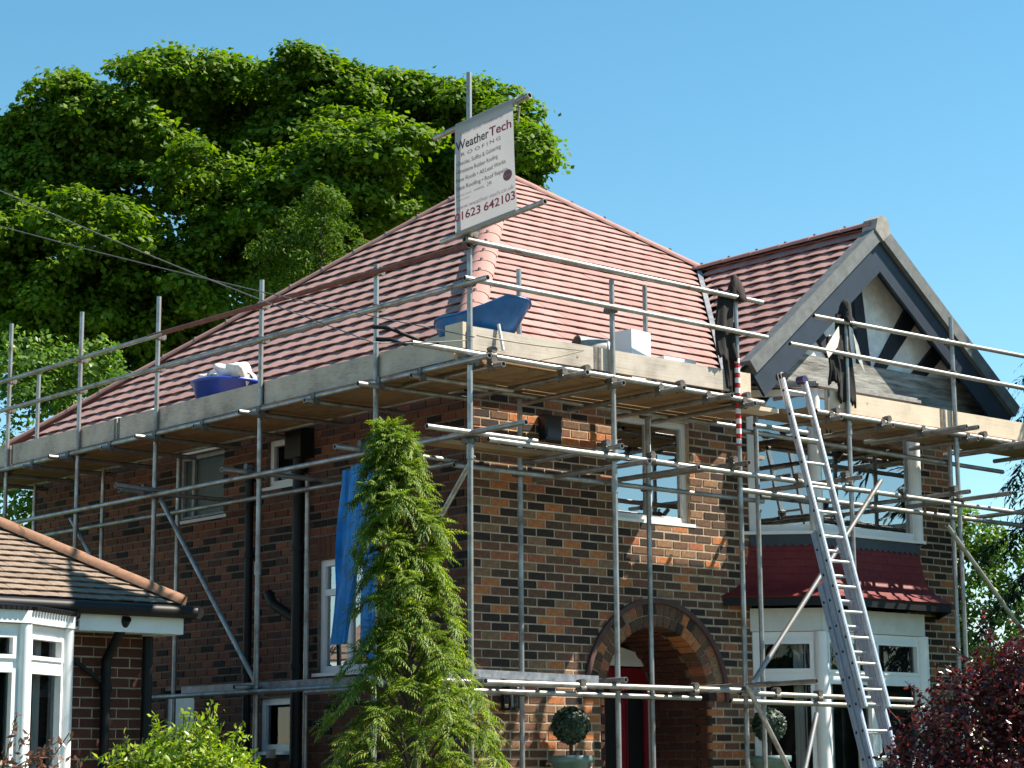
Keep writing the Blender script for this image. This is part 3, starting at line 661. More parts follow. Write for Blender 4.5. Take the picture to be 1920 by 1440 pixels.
MB().box((-3.98,nyo,nze-.23),(nxo-.02,nyo+.02,nze-.09)).box((nxo-.03,nyo+.02,nze-.23),(nxo-.01,nyo+6,nze-.09)).build('fascia', M['upvc'], nb)
MB().box((-10,nyo+.02,nze-.22),(nxo-.03,NY,nze-.20)).box((NX,NY,nze-.22),(nxo-.03,6,nze-.20)).build('soffit', M['offwhite'], nb)
mb = MB().tube((-3.56,NY-.07,0),(-3.56,NY-.07,2.30),.04,12).tube((-3.56,NY-.07,2.30),(-3.56,nyo-.02,2.62),.04,12)
for z in (.8,2.05): mb.tube((-3.56,NY-.07,z),(-3.56,NY-.07,z+.05),.052,12)
mb.tube((-3.87,NY-.04,2.31),(-3.60,NY-.06,2.12),.02,8); mb.build('downpipe', M['black'], nb)
MB().tube((-3.19,NY-.1,1.2),(-3.19,NY-.1,2.5),.045,10).build('soil_pipe', M['black'], nb)
# bay with curved front: facets along an arc
cxb, cyb, rb = -5.15, .72, 1.27
angs = [R(-2), R(-38), R(-70), R(-105), R(-140), R(-178)]
bp_ = [(cxb+rb*math.cos(t), cyb+rb*math.sin(t)*.9) for t in angs]
h2 = house
def nwindow(*a, **k):
    global house
    house = nb; w = window(*a, **k); house = h2; return w
for i in range(4):
    a, b_ = bp_[i+1], bp_[i]
    fm, L = facet(a, b_)
    nwindow('bay_window', fm, L, .8, 2.50, (), (2.20,), .075, .08, glass='glass_clear', room=.5, sub=.03, curtain=[(.08,.2),(L-.2,L-.08)], sill=True)
    MB().box((-.02,-.06,2.505),(L+.02,.05,2.60), fm).build('bay_fascia', M['upvc'], nb)
    MB().box((0,-.0,0),(L,.1,.76), fm).build('bay_base', M['brick_red'], nb)
    mb = MB(); n_ = round(L/.045)
    for k in range(n_): mb.tube(fm @ V((k+.5)*L/n_,-.10,2.615), fm @ V((k+.5)*L/n_,.3,2.66), .02, 8)
    mb.build('bay_roof_sheet', M['black'], nb)
for i in range(1,5): MB().tube((*bp_[i],.8),(*bp_[i],2.5),.055,8).build('bay_post', M['upvc'], nb)

# ------------------------------------------------------------------ scaffolding
sc = thing('scaffolding', (-1.1,-1.3,0), 'galvanised tube scaffolding with timber boards wrapped around the brick house', 'scaffold')
TR = .0242
def tube(name, a, b, mat='galv', hol=.0205): return MB().tube(a, b, TR, 14, hol).build(name, M[mat], sc)
cpl_cache = {}
def coupler(p, ax1, ax2, mat='coupler'):
    k = (ax1, ax2)
    D = {'x':V(1,0,0),'y':V(0,1,0),'z':V(0,0,1)}
    if k not in cpl_cache:
        o3 = D[({'x','y','z'}-{ax1,ax2}).pop()]
        mb = MB(); a, c = D[ax1], D[ax2]
        mb.tube(-a*.03, a*.03, .034, 10); mb.tube(o3*.05-c*.03, o3*.05+c*.03, .034, 10)
        mb.bar(o3*.0-a*.02+c*.045, o3*.0+a*.02+c*.045, .025, .03, tuple(o3)); mb.tube(c*.05-o3*.035, c*.05+o3*.07, .008, 8); mb.tube(c*.05+o3*.055, c*.05+o3*.075, .015, 6)
        mb.tube(o3*.06+a*.045-c*.01, o3*.06+a*.045+c*.02, .012, 6)
        cpl_cache[k] = mb.mesh('coupler', M['coupler'])
    o = link('coupler', cpl_cache[k], sc); o.matrix_basis = Matrix.Translation(p); return o
ZM, ZT, ZG, ZL, ZD = 5.53, 5.87, 4.86, 2.10, 4.17
LY = [-1.3,.03,1.88,3.79,5.4,7.04]; LT = [7.42,5.94,6.13,6.30,6.41,6.55]
FX = [.59,2.24,3.86,5.60,7.45]; FT = [5.80,6.03,5.93,6.14,6.2]
for y, t in zip(LY, LT): tube('standard', (-1.1,y,0), (-1.1,y,t)); 
for x, t in zip(FX, FT): tube('standard', (x,-1.3,0), (x,-1.3,t))
for x, y, t in ((.335,-.3,6.05),(2.0,-.3,6.14),(2.83,-.98,4.85),(5.9,-.98,4.85),(-.3,6.23,4.85),(-.3,4.62,4.85),(-.3,7.84,6.16),(-.3,2.2,4.3)): tube('standard', (x,y,0), (x,y,t))
g = .05
# ledgers and guard rails; the left side runs at x=-1.15, the front at y=-1.35
tube('ledger', (-1.15,-1.62,ZG-.03), (-1.15,8.9,ZG-.03)); tube('ledger', (-1.78,-1.36,4.90), (2.55,-1.36,4.86)); tube('ledger', (3.3,-1.36,4.86), (7.6,-1.36,4.86))
tube('ledger', (-.28,-.25,ZG-.03), (-.28,8.6,ZG-.03)); tube('ledger', (-.3,-.35,4.83), (3.2,-.35,4.83)); tube('ledger', (2.6,-.93,4.66), (6.9,-.93,4.62)); tube('ledger', (2.35,-1.40,4.62), (3.1,-1.40,4.62))
tube('guard_rail', (-1.15,3.6,ZT), (-1.15,8.9,ZT)); tube('guard_rail', (-1.15,-1.35,ZT-.03), (-1.15,3.9,ZT+.01), 'rust'); tube('guard_rail', (-1.15,-1.6,ZM-.02), (-1.15,8.9,ZM))
tube('guard_rail', (-1.2,-1.35,5.885), (2.57,-1.35,5.86)); tube('guard_rail', (-1.2,-1.35,5.545), (2.62,-1.35,5.52)); tube('guard_rail', (3.32,-1.35,5.83), (7.6,-1.35,5.86)); tube('guard_rail', (2.95,-1.35,5.50), (7.6,-1.35,5.49))
tube('ledger', (-1.15,-2.08,4.20), (-1.15,8.0,4.19)); tube('ledger', (-1.62,-1.36,4.21), (-.4,-1.36,4.20)); tube('ledger', (-.95,-1.36,4.165), (.5,-1.36,4.155)); tube('ledger', (.3,-1.35,4.165), (7.6,-1.35,4.09))
tube('ledger', (-.5,-.35,4.10), (3.6,-.35,4.09)); tube('ledger', (-.35,-.2,4.15), (-.35,7.6,4.17)); tube('ledger', (2.5,-1.03,4.05), (7.6,-1.03,4.02))
tube('ledger', (-1.15,-.4,2.13), (-1.15,7.0,2.14)); tube('ledger', (-1.15,-1.55,2.11), (-1.15,1.0,2.10)); tube('ledger', (-1.5,-1.36,2.11), (2.35,-1.36,2.105)); tube('ledger', (2.1,-1.36,2.08), (4.6,-1.36,2.06)); tube('ledger', (-.9,-.36,2.09), (4.5,-.98,2.03) if False else (2.6,-.36,2.07)); tube('ledger', (2.3,-1.04,2.02), (5.2,-1.04,2.0))
# transoms
for i, x in enumerate((-.9,-.08,.52,1.12,1.75,2.25,3.5,4.3,4.95,5.7,6.5,7.2)):
    tube('transom', (x,-1.46-(.22 if i in (1,3,4) else .05)-(.42 if i in (8,10) else 0),ZG-.055), (x,-.12 if x < 3 else -.6,ZG-.055)); coupler((x,-1.36,ZG-.055), 'x', 'y')
for i, y in enumerate((-.7,-.1,.9,1.8,2.8,3.7,4.6,5.5,6.3,7.1,7.9)):
    tube('transom', (-1.25-(.15 if i % 2 else .02),y,ZG-.08), (-.1,y,ZG-.08)); coupler((-1.15,y,ZG-.08), 'y', 'x')
for x in (.45,2.1,3.72,5.46): tube('transom', (x,-1.55,4.22), (x,-.22,4.22)); coupler((x,-1.35,4.22), 'x', 'y')
for x in (.72,1.35): tube('transom', (x,-1.62,4.10), (x,-.05,4.10))
for y in (.17,2.0,3.9): tube('transom', (-1.45,y,4.24), (-.05,y,4.24)); coupler((-1.15,y,4.24), 'y', 'x')
for x in (.5,2.35): tube('transom', (x,-1.5,2.16), (x,-.1,2.16))
tube('transom', (-1.3,1.95,2.18), (-.1,1.95,2.18)); tube('transom', (-1.6,3.72,4.26), (-.9,3.72,4.24)); tube('transom', (2.15,-2.25,2.16), (2.15,-.2,2.14)); tube('transom', (5.6,-1.95,4.17), (5.6,-.6,4.16)); tube('transom', (6.6,-1.8,4.12), (6.6,-.6,4.10))
tube('transom', (5.05,-2.0,4.80), (5.05,-.6,4.80)); tube('transom', (6.3,-2.0,4.80), (6.3,-.6,4.80))
# banner tubes and braces
tube('banner_tube', (-1.15,-.88,6.91), (-1.15,-2.16,6.985)); tube('banner_tube', (-1.15,-.98,5.94), (-1.15,-2.34,6.02))
for a, bb in (((-1.04,3.78,4.18),(-1.04,1.97,2.22)),((-1.04,5.62,4.14),(-1.04,4.9,3.45)),((-1.02,-1.25,4.02),(-.98,-.55,3.35)),((4.18,-1.42,4.24),(2.14,-1.42,2.10)),((2.12,-1.42,2.16),(2.95,-1.42,1.0)),((5.22,-1.42,3.86),(6.6,-1.42,2.68)),((3.0,-1.5,1.9),(2.4,-1.7,.9)), ((4.9,-1.15,1.5),(4.35,-1.15,.8))): tube('brace', a, bb)
for y in LY:
    for z in (4.83,4.19,ZM,ZT,2.13): 
        if z < 5 or y > -1.2: coupler((-1.1,y,z), 'z', 'y')
for x in [-1.1]+FX:
    for z in (4.86,4.15,5.52,5.86,2.10):
        if z < 5 or x != FX[0] or z < 5.6: coupler((x,-1.3,z), 'z', 'x')
for x in (.335,2.0):
    for z in (4.83,4.10,2.08): coupler((x,-.3,z), 'z', 'x')
for p, k in (((-1.1,-1.3,6.93),'y'),((-1.1,-1.3,5.96),'y')): coupler(p, 'z', k)
for x, z in ((-.9,4.9),(.2,4.87),(1.4,4.87),(2.3,4.86),(3.6,4.85),(4.4,4.85),(6.0,4.85),(1.0,4.16),(3.0,4.14),(4.6,4.12),(.1,2.08),(1.5,2.08),(2.6,2.06),(3.2,2.05)): coupler((x,-1.36,z), 'x', 'y')
# sleeve joints
for p in ((-1.1,-1.3,4.05),(-1.1,1.88,3.3),(.59,-1.3,3.9),(3.86,-1.3,4.75),(5.6,-1.3,4.72)):
    MB().tube(Vector(p)-V(0,0,.06), Vector(p)+V(0,0,.06), .032, 12).build('sleeve', M['galv'], sc)
MB().tube((2.24,-1.3,4.42),(2.24,-1.3,5.28),.0265,14).build('warning_tape', M['tape'], sc)
# boards
def board(name, lo, hi, mat): return MB().box(lo, hi).build(name, M[mat], sc)
DZ0 = ZG+.005
for j, x0 in enumerate((-1.10,-.868,-.636,-.404)):
    cuts = [-1.28,1.2,4.4,8.6] if j % 2 else [-1.28,2.6,5.8,8.6]
    for a, bb in zip(cuts[:-1], cuts[1:]): board('deck_board', (x0,a+.006,DZ0-.03+random.uniform(0,.006)), (x0+.224,bb-.006,DZ0+.012+random.uniform(0,.006)), 'deckb')
for j, (y0, y1) in enumerate(((-1.30,-1.078),(-1.07,-.85),(-.842,-.67),(-.662,-.45),(-.432,-.315),(-.285,-.165))):
    cuts = [-.86,1.4,2.52] if j % 2 else [-.86,.3,2.62]
    if j > 2: cuts[-1] = 2.95
    elif j > 0: cuts[-1] = 3.04
    for a, bb in zip(cuts[:-1], cuts[1:]): board('deck_board', (a+.006,y0,DZ0+random.uniform(0,.006)), (bb-.006,y1,DZ0+.042+random.uniform(0,.006)), 'deckb')
for j, y0 in enumerate((-1.30,-1.07,-.88)):
    cuts = [3.24-.12*min(j,1),5.2,7.5]
    for a, bb in zip(cuts[:-1], cuts[1:]): board('deck_board', (a+.006,y0,DZ0+random.uniform(0,.006)), (bb-.006,y0+(.222 if j < 2 else .2),DZ0+.042+random.uniform(0,.006)), 'deckb')
board('deck_board', (2.25,-1.26,4.81), (2.86,-1.04,4.85), 'toe_new'); board('deck_board', (-.95,-.5,4.26), (.7,-.28,4.30), 'deckb')
for a, bb in ((-1.05,1.9),(1.92,4.62),(4.64,7.0),(7.02,8.9)): board('toe_board', (-1.068,a,4.895), (-1.03,bb,5.12), 'toe')
for a, bb, mt in ((-1.06,.42,'toe'),(.44,2.20,'toe'),(2.24,2.46,'toe_new')): board('toe_board', (a,-1.268,4.93+(.02 if mt=='toe' else .0)), (bb,-1.23,5.155), mt)
for a, bb in ((3.58,5.42),(5.44,7.5)): board('toe_board', (a,-1.268,4.90), (bb,-1.23,5.125), 'toe_new')
board('toe_board', (-1.13,-1.24,4.96), (-1.09,-1.0,5.19), 'toe_new')
for y in (1.86,4.58,4.66,6.96): MB().box((-1.0715,y,4.893),(-1.0265,y+.035,5.123)).build('end_band', M['coupler'], sc)
for x in (.385,.445,2.16,5.385,5.445,3.585): MB().box((x,-1.2715,4.948 if x < 3 else 4.898),(x+.03,-1.2265,5.158 if x < 3 else 5.128)).build('end_band', M['coupler'], sc)
for p, c_ in (((-1.1,3.79,2.95),(.42,.36,.08)),):
    MB().tube(p, Vector(p)+V(0,0,.30), .0252, 14).build('colour_band', simple('paint band', c_, .6, 0, .4, 20), sc)

# ------------------------------------------------------------------ things on and about the scaffold
def ladder(name, top, dirv, xw, secs, label, rung_gap=.25, thick=.062, side='x'):
    """top: point of left stile top; dirv: downward unit vector; secs: (s0,s1,offset) list, offset towards the wall"""
    top, d = Vector(top), Vector(dirv).normalized(); X = V(1,0,0); nrm = X.cross(d).normalized(); nrm = nrm if nrm.y > 0 else -nrm
    lad = thing(name, tuple(top+d*secs[-1][1]), label, 'ladder')
    for k, (s0, s1, off) in enumerate(secs):
        p0, p1 = top+d*s0+nrm*off, top+d*s1+nrm*off
        sect = bpy.data.objects.new('ladder_section', None); COL.link(sect); sect.parent = lad; sect.matrix_parent_inverse = parent_inv(lad); sect.empty_display_size = .1
        for x in (0, xw+.02*k):
            xo = -.012*k
            MB().bar(p0+X*(x+xo), p1+X*(x+xo), .026, thick, tuple(nrm)).bar(p0+X*(x+xo-.016)+nrm*.02, p1+X*(x+xo-.016)+nrm*.02, .012, .012, tuple(nrm)).bar(p0+X*(x+xo-.016)-nrm*.02, p1+X*(x+xo-.016)-nrm*.02, .012, .012, tuple(nrm)).build('stile', M['alu'] if k == 0 else M['alu_side'], sect)
        s = s0+.18
        while s < s1-.05:
            q = top+d*s+nrm*off
            MB().tube(q-X*(.012*k), q+X*(xw+.01*k), .0145, 10).build('rung', M['alu'], sect)
            MB().tube(q-X*(.0165+.012*k), q-X*(.012+.012*k), .013, 8).build('rung_end', M['black'], sect)
            s += rung_gap
    return lad
lt = V(2.70,-1.44,5.16); ld = V(0,-.268,-.963)
lad = ladder('extension_ladder', lt, ld, .33, [(0,3.35,0.0),(1.62,5.0,.066),(2.12,5.36,.132)], 'tall aluminium triple extension ladder leaning against the scaffold by the bay window')
for x in (.02,.31): MB().tube(lt+V(x,-.045,-.03), lt+V(x,.045,-.03), .042, 16).build('wall_wheel', M['black'] if x < .1 else simple('navy wheel', (.03,.02,.08), .4), lad)
def flat_ladder(name, p0, p1, w, label):
    p0, p1 = Vector(p0), Vector(p1); d = (p1-p0).normalized(); sdv = d.cross(V(0,0,1)).normalized()
    t = thing(name, tuple(p0), label, 'ladder')
    for s in (0, 1): MB().bar(p0+sdv*w*s, p1+sdv*w*s, .03, .066).build('stile', M['alu_flat'], t)
    L = (p1-p0).length; k = .15
    while k < L:
        q = p0+d*k; MB().tube(q-sdv*.017, q+sdv*(w+.017), .016, 10).build('rung', M['alu'], t)
        for e in (-.0175, w+.0175): MB().box((-.017,-.017,-.017),(.017,.017,.017), Matrix.Translation(q+sdv*e)).build('rung_end', M['black'], t)
        k += .27
    return t
flat_ladder('flat_ladder', (-1.02,3.3,2.20), (-1.02,.2,2.19), -.40, 'aluminium ladder lying flat on low tubes beside the shaded side wall')
flat_ladder('flat_ladder', (-1.05,-1.22,2.19), (.42,-1.22,2.17), -.38, 'short aluminium ladder section lying on the low tubes left of the red door')
flat_ladder('roof_ladder', (-.62,5.75,5.20), (-.62,4.3,5.22), -.30, 'grey roof ladder lying behind the far left toe board')

# wheelbarrow: blue tray upside, frame, handles, wheel
wb = thing('wheelbarrow', (-.72,-.85,4.92), 'blue wheelbarrow parked on the corner of the scaffold deck', 'wheelbarrow')
c = V(-.66,-.92,5.17); u = V(.70,-.60,.10).normalized(); sdv = V(.60,.70,0).normalized(); up = V(0,0,1)
def P(a, b_, h): return c+u*a+sdv*b_+up*h
tray = MB(); outer = []; N_ = 20
prof_t = []
for i in range(N_):
    t = 2*math.pi*i/N_; ca, sa = math.cos(t), math.sin(t)
    e = .55
    x = math.copysign(abs(ca)**e, ca); y = math.copysign(abs(sa)**e, sa)
    prof_t.append((x, y))
vs_ = []
for (x, y) in prof_t: vs_.append(P(.43*x+.02, .30*y, .16+.07*max(0,x)+.10*math.exp(-((x-.35)/.45)**2)))
for (x, y) in prof_t: vs_.append(P(.28*x-.05, .20*y, -.12))
tray.add(vs_, [(i,(i+1)%N_,(i+1)%N_+N_,i+N_) for i in range(N_)]+[tuple(range(N_,2*N_))], True)
for i in range(N_): tray.tube(vs_[i], vs_[(i+1)%N_], .011, 6)
tray.build('tray', M['blue'], wb)
for s in (-1, 1):
    MB().tube(P(.35,.14*s,-.15), P(-.45,.20*s,-.06), .016, 8).tube(P(-.45,.20*s,-.06), P(-.82,.26*s,.12), .016, 8).build('frame_tube', M['black'], wb)
    MB().tube(P(-.82,.26*s,.12), P(-.95,.27*s,.14), .02, 8).build('handle_grip', M['black'], wb)
    MB().tube(P(-.28,.18*s,-.07), P(-.36,.20*s,-.25), .016, 8).build('leg', M['galv'], wb)
MB().tube(P(.16,-.34,.02), P(.20,-.36,-.22), .014, 8).build('brace_strut', M['offwhite'], wb)
w_ = MB(); wc = P(.36,0.1,-.15)
for i in range(16):
    t0, t1 = 2*math.pi*i/16, 2*math.pi*(i+1)/16
    w_.tube(wc+u*.08*math.cos(t0)+up*.08*math.sin(t0), wc+u*.08*math.cos(t1)+up*.08*math.sin(t1), .03, 8)
w_.tube(wc-sdv*.16, wc+sdv*.16, .012, 8).build('wheel', M['black'], wb)
# length of timber behind the barrow
tag(MB().bar((-.98,-.35,5.10),(-.92,-1.0,5.22),.05,.03).build('timber_offcut', M['toe_new']), 'short timber offcut propped behind the blue wheelbarrow handles', 'timber')
# blue tub with rubble sacks
tb = thing('rubble_tub', (-.74,3.0,4.9), 'blue plastic tub heaped with white rubble sacks on the side deck', 'tub')
mb = MB(); mb.lathe((-.74,3.02,4.92), [(.0,0),(.27,0),(.35,.36),(.375,.365),(.375,.39),(.36,.395),(.335,.36),(.30,.2)], 28); mb.build('tub_body', M['tubblue'], tb)
for yy in (2.68,3.36): MB().path([(-.74+.08*math.cos(k*.5236),yy,5.30+.07*math.sin(k*.5236)) for k in range(7)], .009, 6).build('tub_handle', M['black'], tb)
def lump(name, c, r, mat, parent=None, sq=(1,1,.8), seed=0, amp=.28, sub=3):
    import bmesh
    bm = bmesh.new(); bmesh.ops.create_icosphere(bm, subdivisions=sub, radius=1)
    rs = np.random.default_rng(seed); ks = rs.normal(size=(6,3))*2.2; ph = rs.uniform(0,6.3,6)
    for v in bm.verts:
        d = 1+amp*sum(math.sin(float(np.dot(ks[i],v.co))+ph[i]) for i in range(6))/3; v.co = Vector((v.co.x*d*r*sq[0], v.co.y*d*r*sq[1], v.co.z*d*r*sq[2]))+Vector(c)
    me = bpy.data.meshes.new(name); bm.to_mesh(me); bm.free(); me.polygons.foreach_set('use_smooth', [True]*len(me.polygons)); me.materials.append(mat); return link(name, me, parent)
for i, (dx, dy, dz, r_) in enumerate(((0,-.22,.48,.12),(.05,.24,.47,.12),(-.05,.0,.46,.13),(0,.33,.55,.075),(.02,-.26,.58,.08),(-.05,.12,.52,.08),(-.1,-.10,.53,.09),(.0,-.16,.60,.05))):
    lump('rubble_sack', (-.74+dx,3.02+dy,4.86+dz), r_, M['whitebag'] if i not in (2,5) else M['lead'], tb, (1,1,.8), i+3, .55)
for i, y in enumerate((5.15,4.85,4.55,4.2,3.85)):
    o = lump('slurry_bag', (-.90,y,5.10+.02*(i%2)), .13, M['whitebag'], None, (.6,1.2,.45), 40+i, .25)
    tag(o, ('white rumpled sack behind the side toe board, '+('farthest','second farthest','middle','second nearest','nearest')[i]+' of the row of five'), 'sack', 'white sacks along the side deck')
for i, (y, dz) in enumerate(((4.45,.0),(3.95,.0))):
    t_ = MB().bar((-.93,y-.17,5.07),(-.93,y+.17,5.10),.2,.05).build('loose_tile', M['tile']); tag(t_, 'loose red roof tile among the white sacks, '+('farther','nearer')[i]+' from the corner', 'roof tile', 'loose roof tiles on the side deck')
# white tub, board and sheet on the front deck
wt = thing('mortar_bucket', (.62,-.95,4.92), 'grey and white bucket lying behind the front toe board', 'bucket')
MB().tube((.46,-.95,5.22),(.74,-1.02,5.20),.105,20,.095).build('bucket_body', M['dirtywhite'], wt); MB().tube((.735,-1.02,5.20),(.765,-1.028,5.198),.112,20,.092).build('bucket_rim', M['upvc'], wt)
MB().tube((.62,-.98,4.92),(.62,-.98,5.12),.13,16).build('bucket_base', M['dirtywhite'], wt)
tag(MB().box((-.14,-.12,0),(.14,.12,.52), Matrix.Translation((1.20,-.92,4.93)) @ Euler((0,0,.1)).to_matrix().to_4x4()).build('white_box', M['upvc']), 'tall white box standing behind the front toe board', 'box')
tag(MB().bar((1.42,-1.05,5.20),(1.85,-1.05,5.20),.16,.05).bar((1.45,-1.02,4.92),(1.5,-1.02,5.18),.04,.04).bar((1.78,-1.02,4.92),(1.83,-1.02,5.18),.04,.04).build('white_trestle', M['upvc']), 'low white trestle plank behind the toe board left of the valley', 'plank')
lump('mortar_heap', (.95,-.98,5.10), .13, M['lead'], None, (1.2,.9,.8), 5, .3)
tag(bpy.data.objects['mortar_heap'], 'grey crumpled sack between the bucket and the white box', 'sack')
# jackets hung on the standards
def hanging(x0, x1, zt, zb, y, ph, taper=.0, amp=.014, cols=22, rows=20, rag=.022):
    """crumpled cloth with both faces, hanging between x0..x1"""
    rs = np.random.default_rng(int(ph*100)); vs_ = []; jit = rs.normal(size=cols+1)*rag
    for side in (0, 1):
        for j in range(rows+1):
            s_ = j/rows
            for i in range(cols+1):
                t = i/cols; w = (x1-x0)*(1-taper*(1-s_)); x = (x0+x1)/2+(t-.5)*w
                yy = y+amp*(.4+s_)*math.sin(t*7+ph+s_*2)+amp*.4*math.sin(t*13+ph*2-s_*4)
                vs_.append((x+.02*math.sin(s_*5+ph), yy+(.012 if side else -.012), zt+(zb+jit[i]*s_-zt)*s_+.01*math.sin(t*9+ph)))
    n1_ = cols+1; N0 = n1_*(rows+1)
    f = [(j*n1_+i,j*n1_+i+1,(j+1)*n1_+i+1,(j+1)*n1_+i) for j in range(rows) for i in range(cols)]
    f += [tuple(N0+k for k in reversed(q)) for q in f]
    for j in range(rows): f += [(j*n1_,(j+1)*n1_,N0+(j+1)*n1_,N0+j*n1_),(j*n1_+cols,N0+j*n1_+cols,N0+(j+1)*n1_+cols,(j+1)*n1_+cols)]
    f += [(rows*n1_+i,rows*n1_+i+1,N0+rows*n1_+i+1,N0+rows*n1_+i) for i in range(cols)]
    return vs_, f
def hood(c, r, h, seed):
    rs = np.random.default_rng(seed); ph = rs.uniform(0,6,4); vs_ = []; n_ = 20
    for s_, k in ((0,.12),(.15,.42),(.35,.62),(.6,.8),(.85,1.0),(1.0,1.08),(1.06,.9)):
        for i in range(n_):
            a = 2*math.pi*i/n_; rr_ = r*k*(1+.28*math.sin(3*a+ph[0]+s_*4)+.16*math.sin(7*a+ph[1]+s_*6))
            vs_.append((c[0]+rr_*math.cos(a), c[1]+rr_*math.sin(a)*.8, c[2]-s_*h*(1+.10*math.sin(2*a+ph[2])*s_)))
    return vs_, [(j*n_+i,j*n_+(i+1)%n_,(j+1)*n_+(i+1)%n_,(j+1)*n_+i) for j in range(6) for i in range(n_)]+[tuple(range(n_-1,-1,-1))]
BRN = simple('dark maroon cloth', (.014,.007,.007), .9, 0, .3, 14, .4, 25)
j1 = thing('hung_jacket', (2.2,-1.3,5.0), 'dark jacket hung on the scaffold pole beside the red and white tape', 'jacket')
MB().add(*hood((2.23,-1.31,6.10), .095, .25, 2), True).build('hood', BRN, j1)
MB().add(*hanging(1.96,2.21,5.92,5.25,-1.31,1.3,.25), True).build('jacket_body', M['cloth'], j1)
MB().add(*hanging(2.10,2.27,5.62,4.98,-1.27,2.1,.1), True).build('sleeve', BRN, j1)
j2 = thing('hung_jacket', (3.82,-1.3,5.0), 'black jacket with pale lining hung on the pole in front of the gable', 'jacket')
MB().add(*hood((3.86,-1.31,6.09), .095, .27, 5), True).build('hood', M['cloth'], j2)
MB().add(*hanging(3.68,3.95,5.92,5.02,-1.30,3.3,.35), True).build('jacket_body', M['cloth'], j2)
MB().add(*hanging(3.52,3.70,5.66,5.20,-1.335,4.2,.3), True).build('sleeve', M['cloth'], j2)
MB().add([(3.70,-1.35,5.78),(3.46,-1.37,5.52),(3.49,-1.38,5.42),(3.66,-1.36,5.56),(3.70,-1.355,5.66)], [(0,1,2,3,4)]).add([(3.70,-1.345,5.78),(3.46,-1.365,5.52),(3.49,-1.375,5.42),(3.66,-1.355,5.56),(3.70,-1.35,5.66)], [(4,3,2,1,0)]).build('lining', M['cloth_grey'], j2)
MB().add([(3.92,-1.35,5.74),(3.98,-1.36,5.62),(4.06,-1.37,5.34),(3.96,-1.355,5.48)], [(0,1,2,3)]).build('lining', M['cloth_grey'], j2)
# blue tarpaulin tied to the side scaffold
def strip(pts_l, pts_r, amp, k, seed):
    rs = np.random.default_rng(seed); n_ = 40; m_ = 14; vs_ = []; 
    for j in range(n_+1):
        s = j/n_; f = s*(len(pts_l)-1); i0 = min(int(f), len(pts_l)-2); q = f-i0
        a = Vector(pts_l[i0]).lerp(Vector(pts_l[i0+1]), q); b_ = Vector(pts_r[i0]).lerp(Vector(pts_r[i0+1]), q)
        for i in range(m_+1):
            t = i/m_; p = a.lerp(b_, t); vs_.append(p+V(-amp*(math.sin(t*k+s*3+seed)+.5*math.sin(t*k*2.3+s*5)),0,0))
    return vs_, [(j*(m_+1)+i,j*(m_+1)+i+1,(j+1)*(m_+1)+i+1,(j+1)*(m_+1)+i) for j in range(n_) for i in range(m_)]
tp = thing('blue_tarpaulin', (-1.2,.2,2.4), 'bright blue tarpaulin hanging from the side scaffold behind the conifer', 'tarpaulin')
a_ = strip([(-1.22,.30,4.05),(-1.24,.36,3.4),(-1.24,.42,3.0),(-1.25,.56,2.5)], [(-1.22,.10,4.10),(-1.24,.10,3.4),(-1.24,.14,3.0),(-1.25,.22,2.5)], .038, 10, 1)
MB().add(*a_, True).build('tarpaulin_fold', M['tarp'], tp)
a_ = strip([(-1.20,.12,4.05),(-1.2,.08,3.4),(-1.2,.10,2.9),(-1.2,.08,2.4)], [(-1.20,-.12,4.0),(-1.2,-.15,3.4),(-1.2,-.12,2.9),(-1.2,-.10,2.35)], .034, 9, 3)
MB().add(*a_, True).build('tarpaulin_fold', M['tarp'], tp)
# banner
bn = thing('roofing_banner', (-1.18,-1.6,5.98), 'white roofing company banner with phone number tied to the tallest corner pole', 'banner')
BX = -1.178
def bpt(s, t):   # s 0..1 left->right (towards -Y), t 0..1 bottom->top
    y = -1.20-s*(.77+.05*(1-t)); z = (5.965+s*.045)*(1-t)+(6.93+s*.045)*t
    x = BX+.022*math.sin(t*math.pi)*0-.006*math.sin(s*7+t*3)*math.sin(t*math.pi)
    return V(x, y, z)
n1, n2 = 14, 18
vs_ = [bpt(i/n1, j/n2) for j in range(n2+1) for i in range(n1+1)]
for o_ in (.0015,): vs2 = [p+V(.0015,0,0) for p in vs_]
fs = [(j*(n1+1)+i,(j+1)*(n1+1)+i,(j+1)*(n1+1)+i+1,j*(n1+1)+i+1) for j in range(n2) for i in range(n1)]
MB().add(vs_, fs, True).build('banner_sheet', M['banner'], bn)
for z, y0 in ((6.935,-1.2),(5.965,-1.2)):
    MB().tube((-1.15,-1.2,z),(-1.15,-2.0,z+.045),.030,14).build('banner_hem', M['banner'], bn)
def text(body, s0, t0, h, mat, width, shear=0, bold=0):
    words = body.split(' '); parts = []; x = 0
    for wd in words:
        cu = bpy.data.curves.new('lettering', 'FONT'); cu.body = wd; cu.size = 1; cu.shear = shear; cu.offset = bold; cu.resolution_u = 3
        tmp = bpy.data.objects.new('tmp_text', cu); COL.link(tmp); bpy.context.view_layer.update()
        me = bpy.data.meshes.new_from_object(tmp.evaluated_get(bpy.context.evaluated_depsgraph_get())); bpy.data.objects.remove(tmp); bpy.data.curves.remove(cu)
        co = np.zeros(len(me.vertices)*3, np.float32); me.vertices.foreach_get('co', co); co = co.reshape(-1,3)
        co[:,0] += x-co[:,0].min(); x = co[:,0].max()+(.30 if len(words) < 7 else .34); parts.append((me, co))
    sx = width/parts[-1][1][:,0].max()
    for me, co in parts:
        out = np.array([tuple(bpt(s0+q[0]*sx, t0+q[1]*h/.72)+V(-.003,0,0)) for q in co], np.float32)
        me.vertices.foreach_set('co', out.ravel()); me.materials.append(mat); me.update(); me.name = 'lettering'; link('lettering', me, bn)
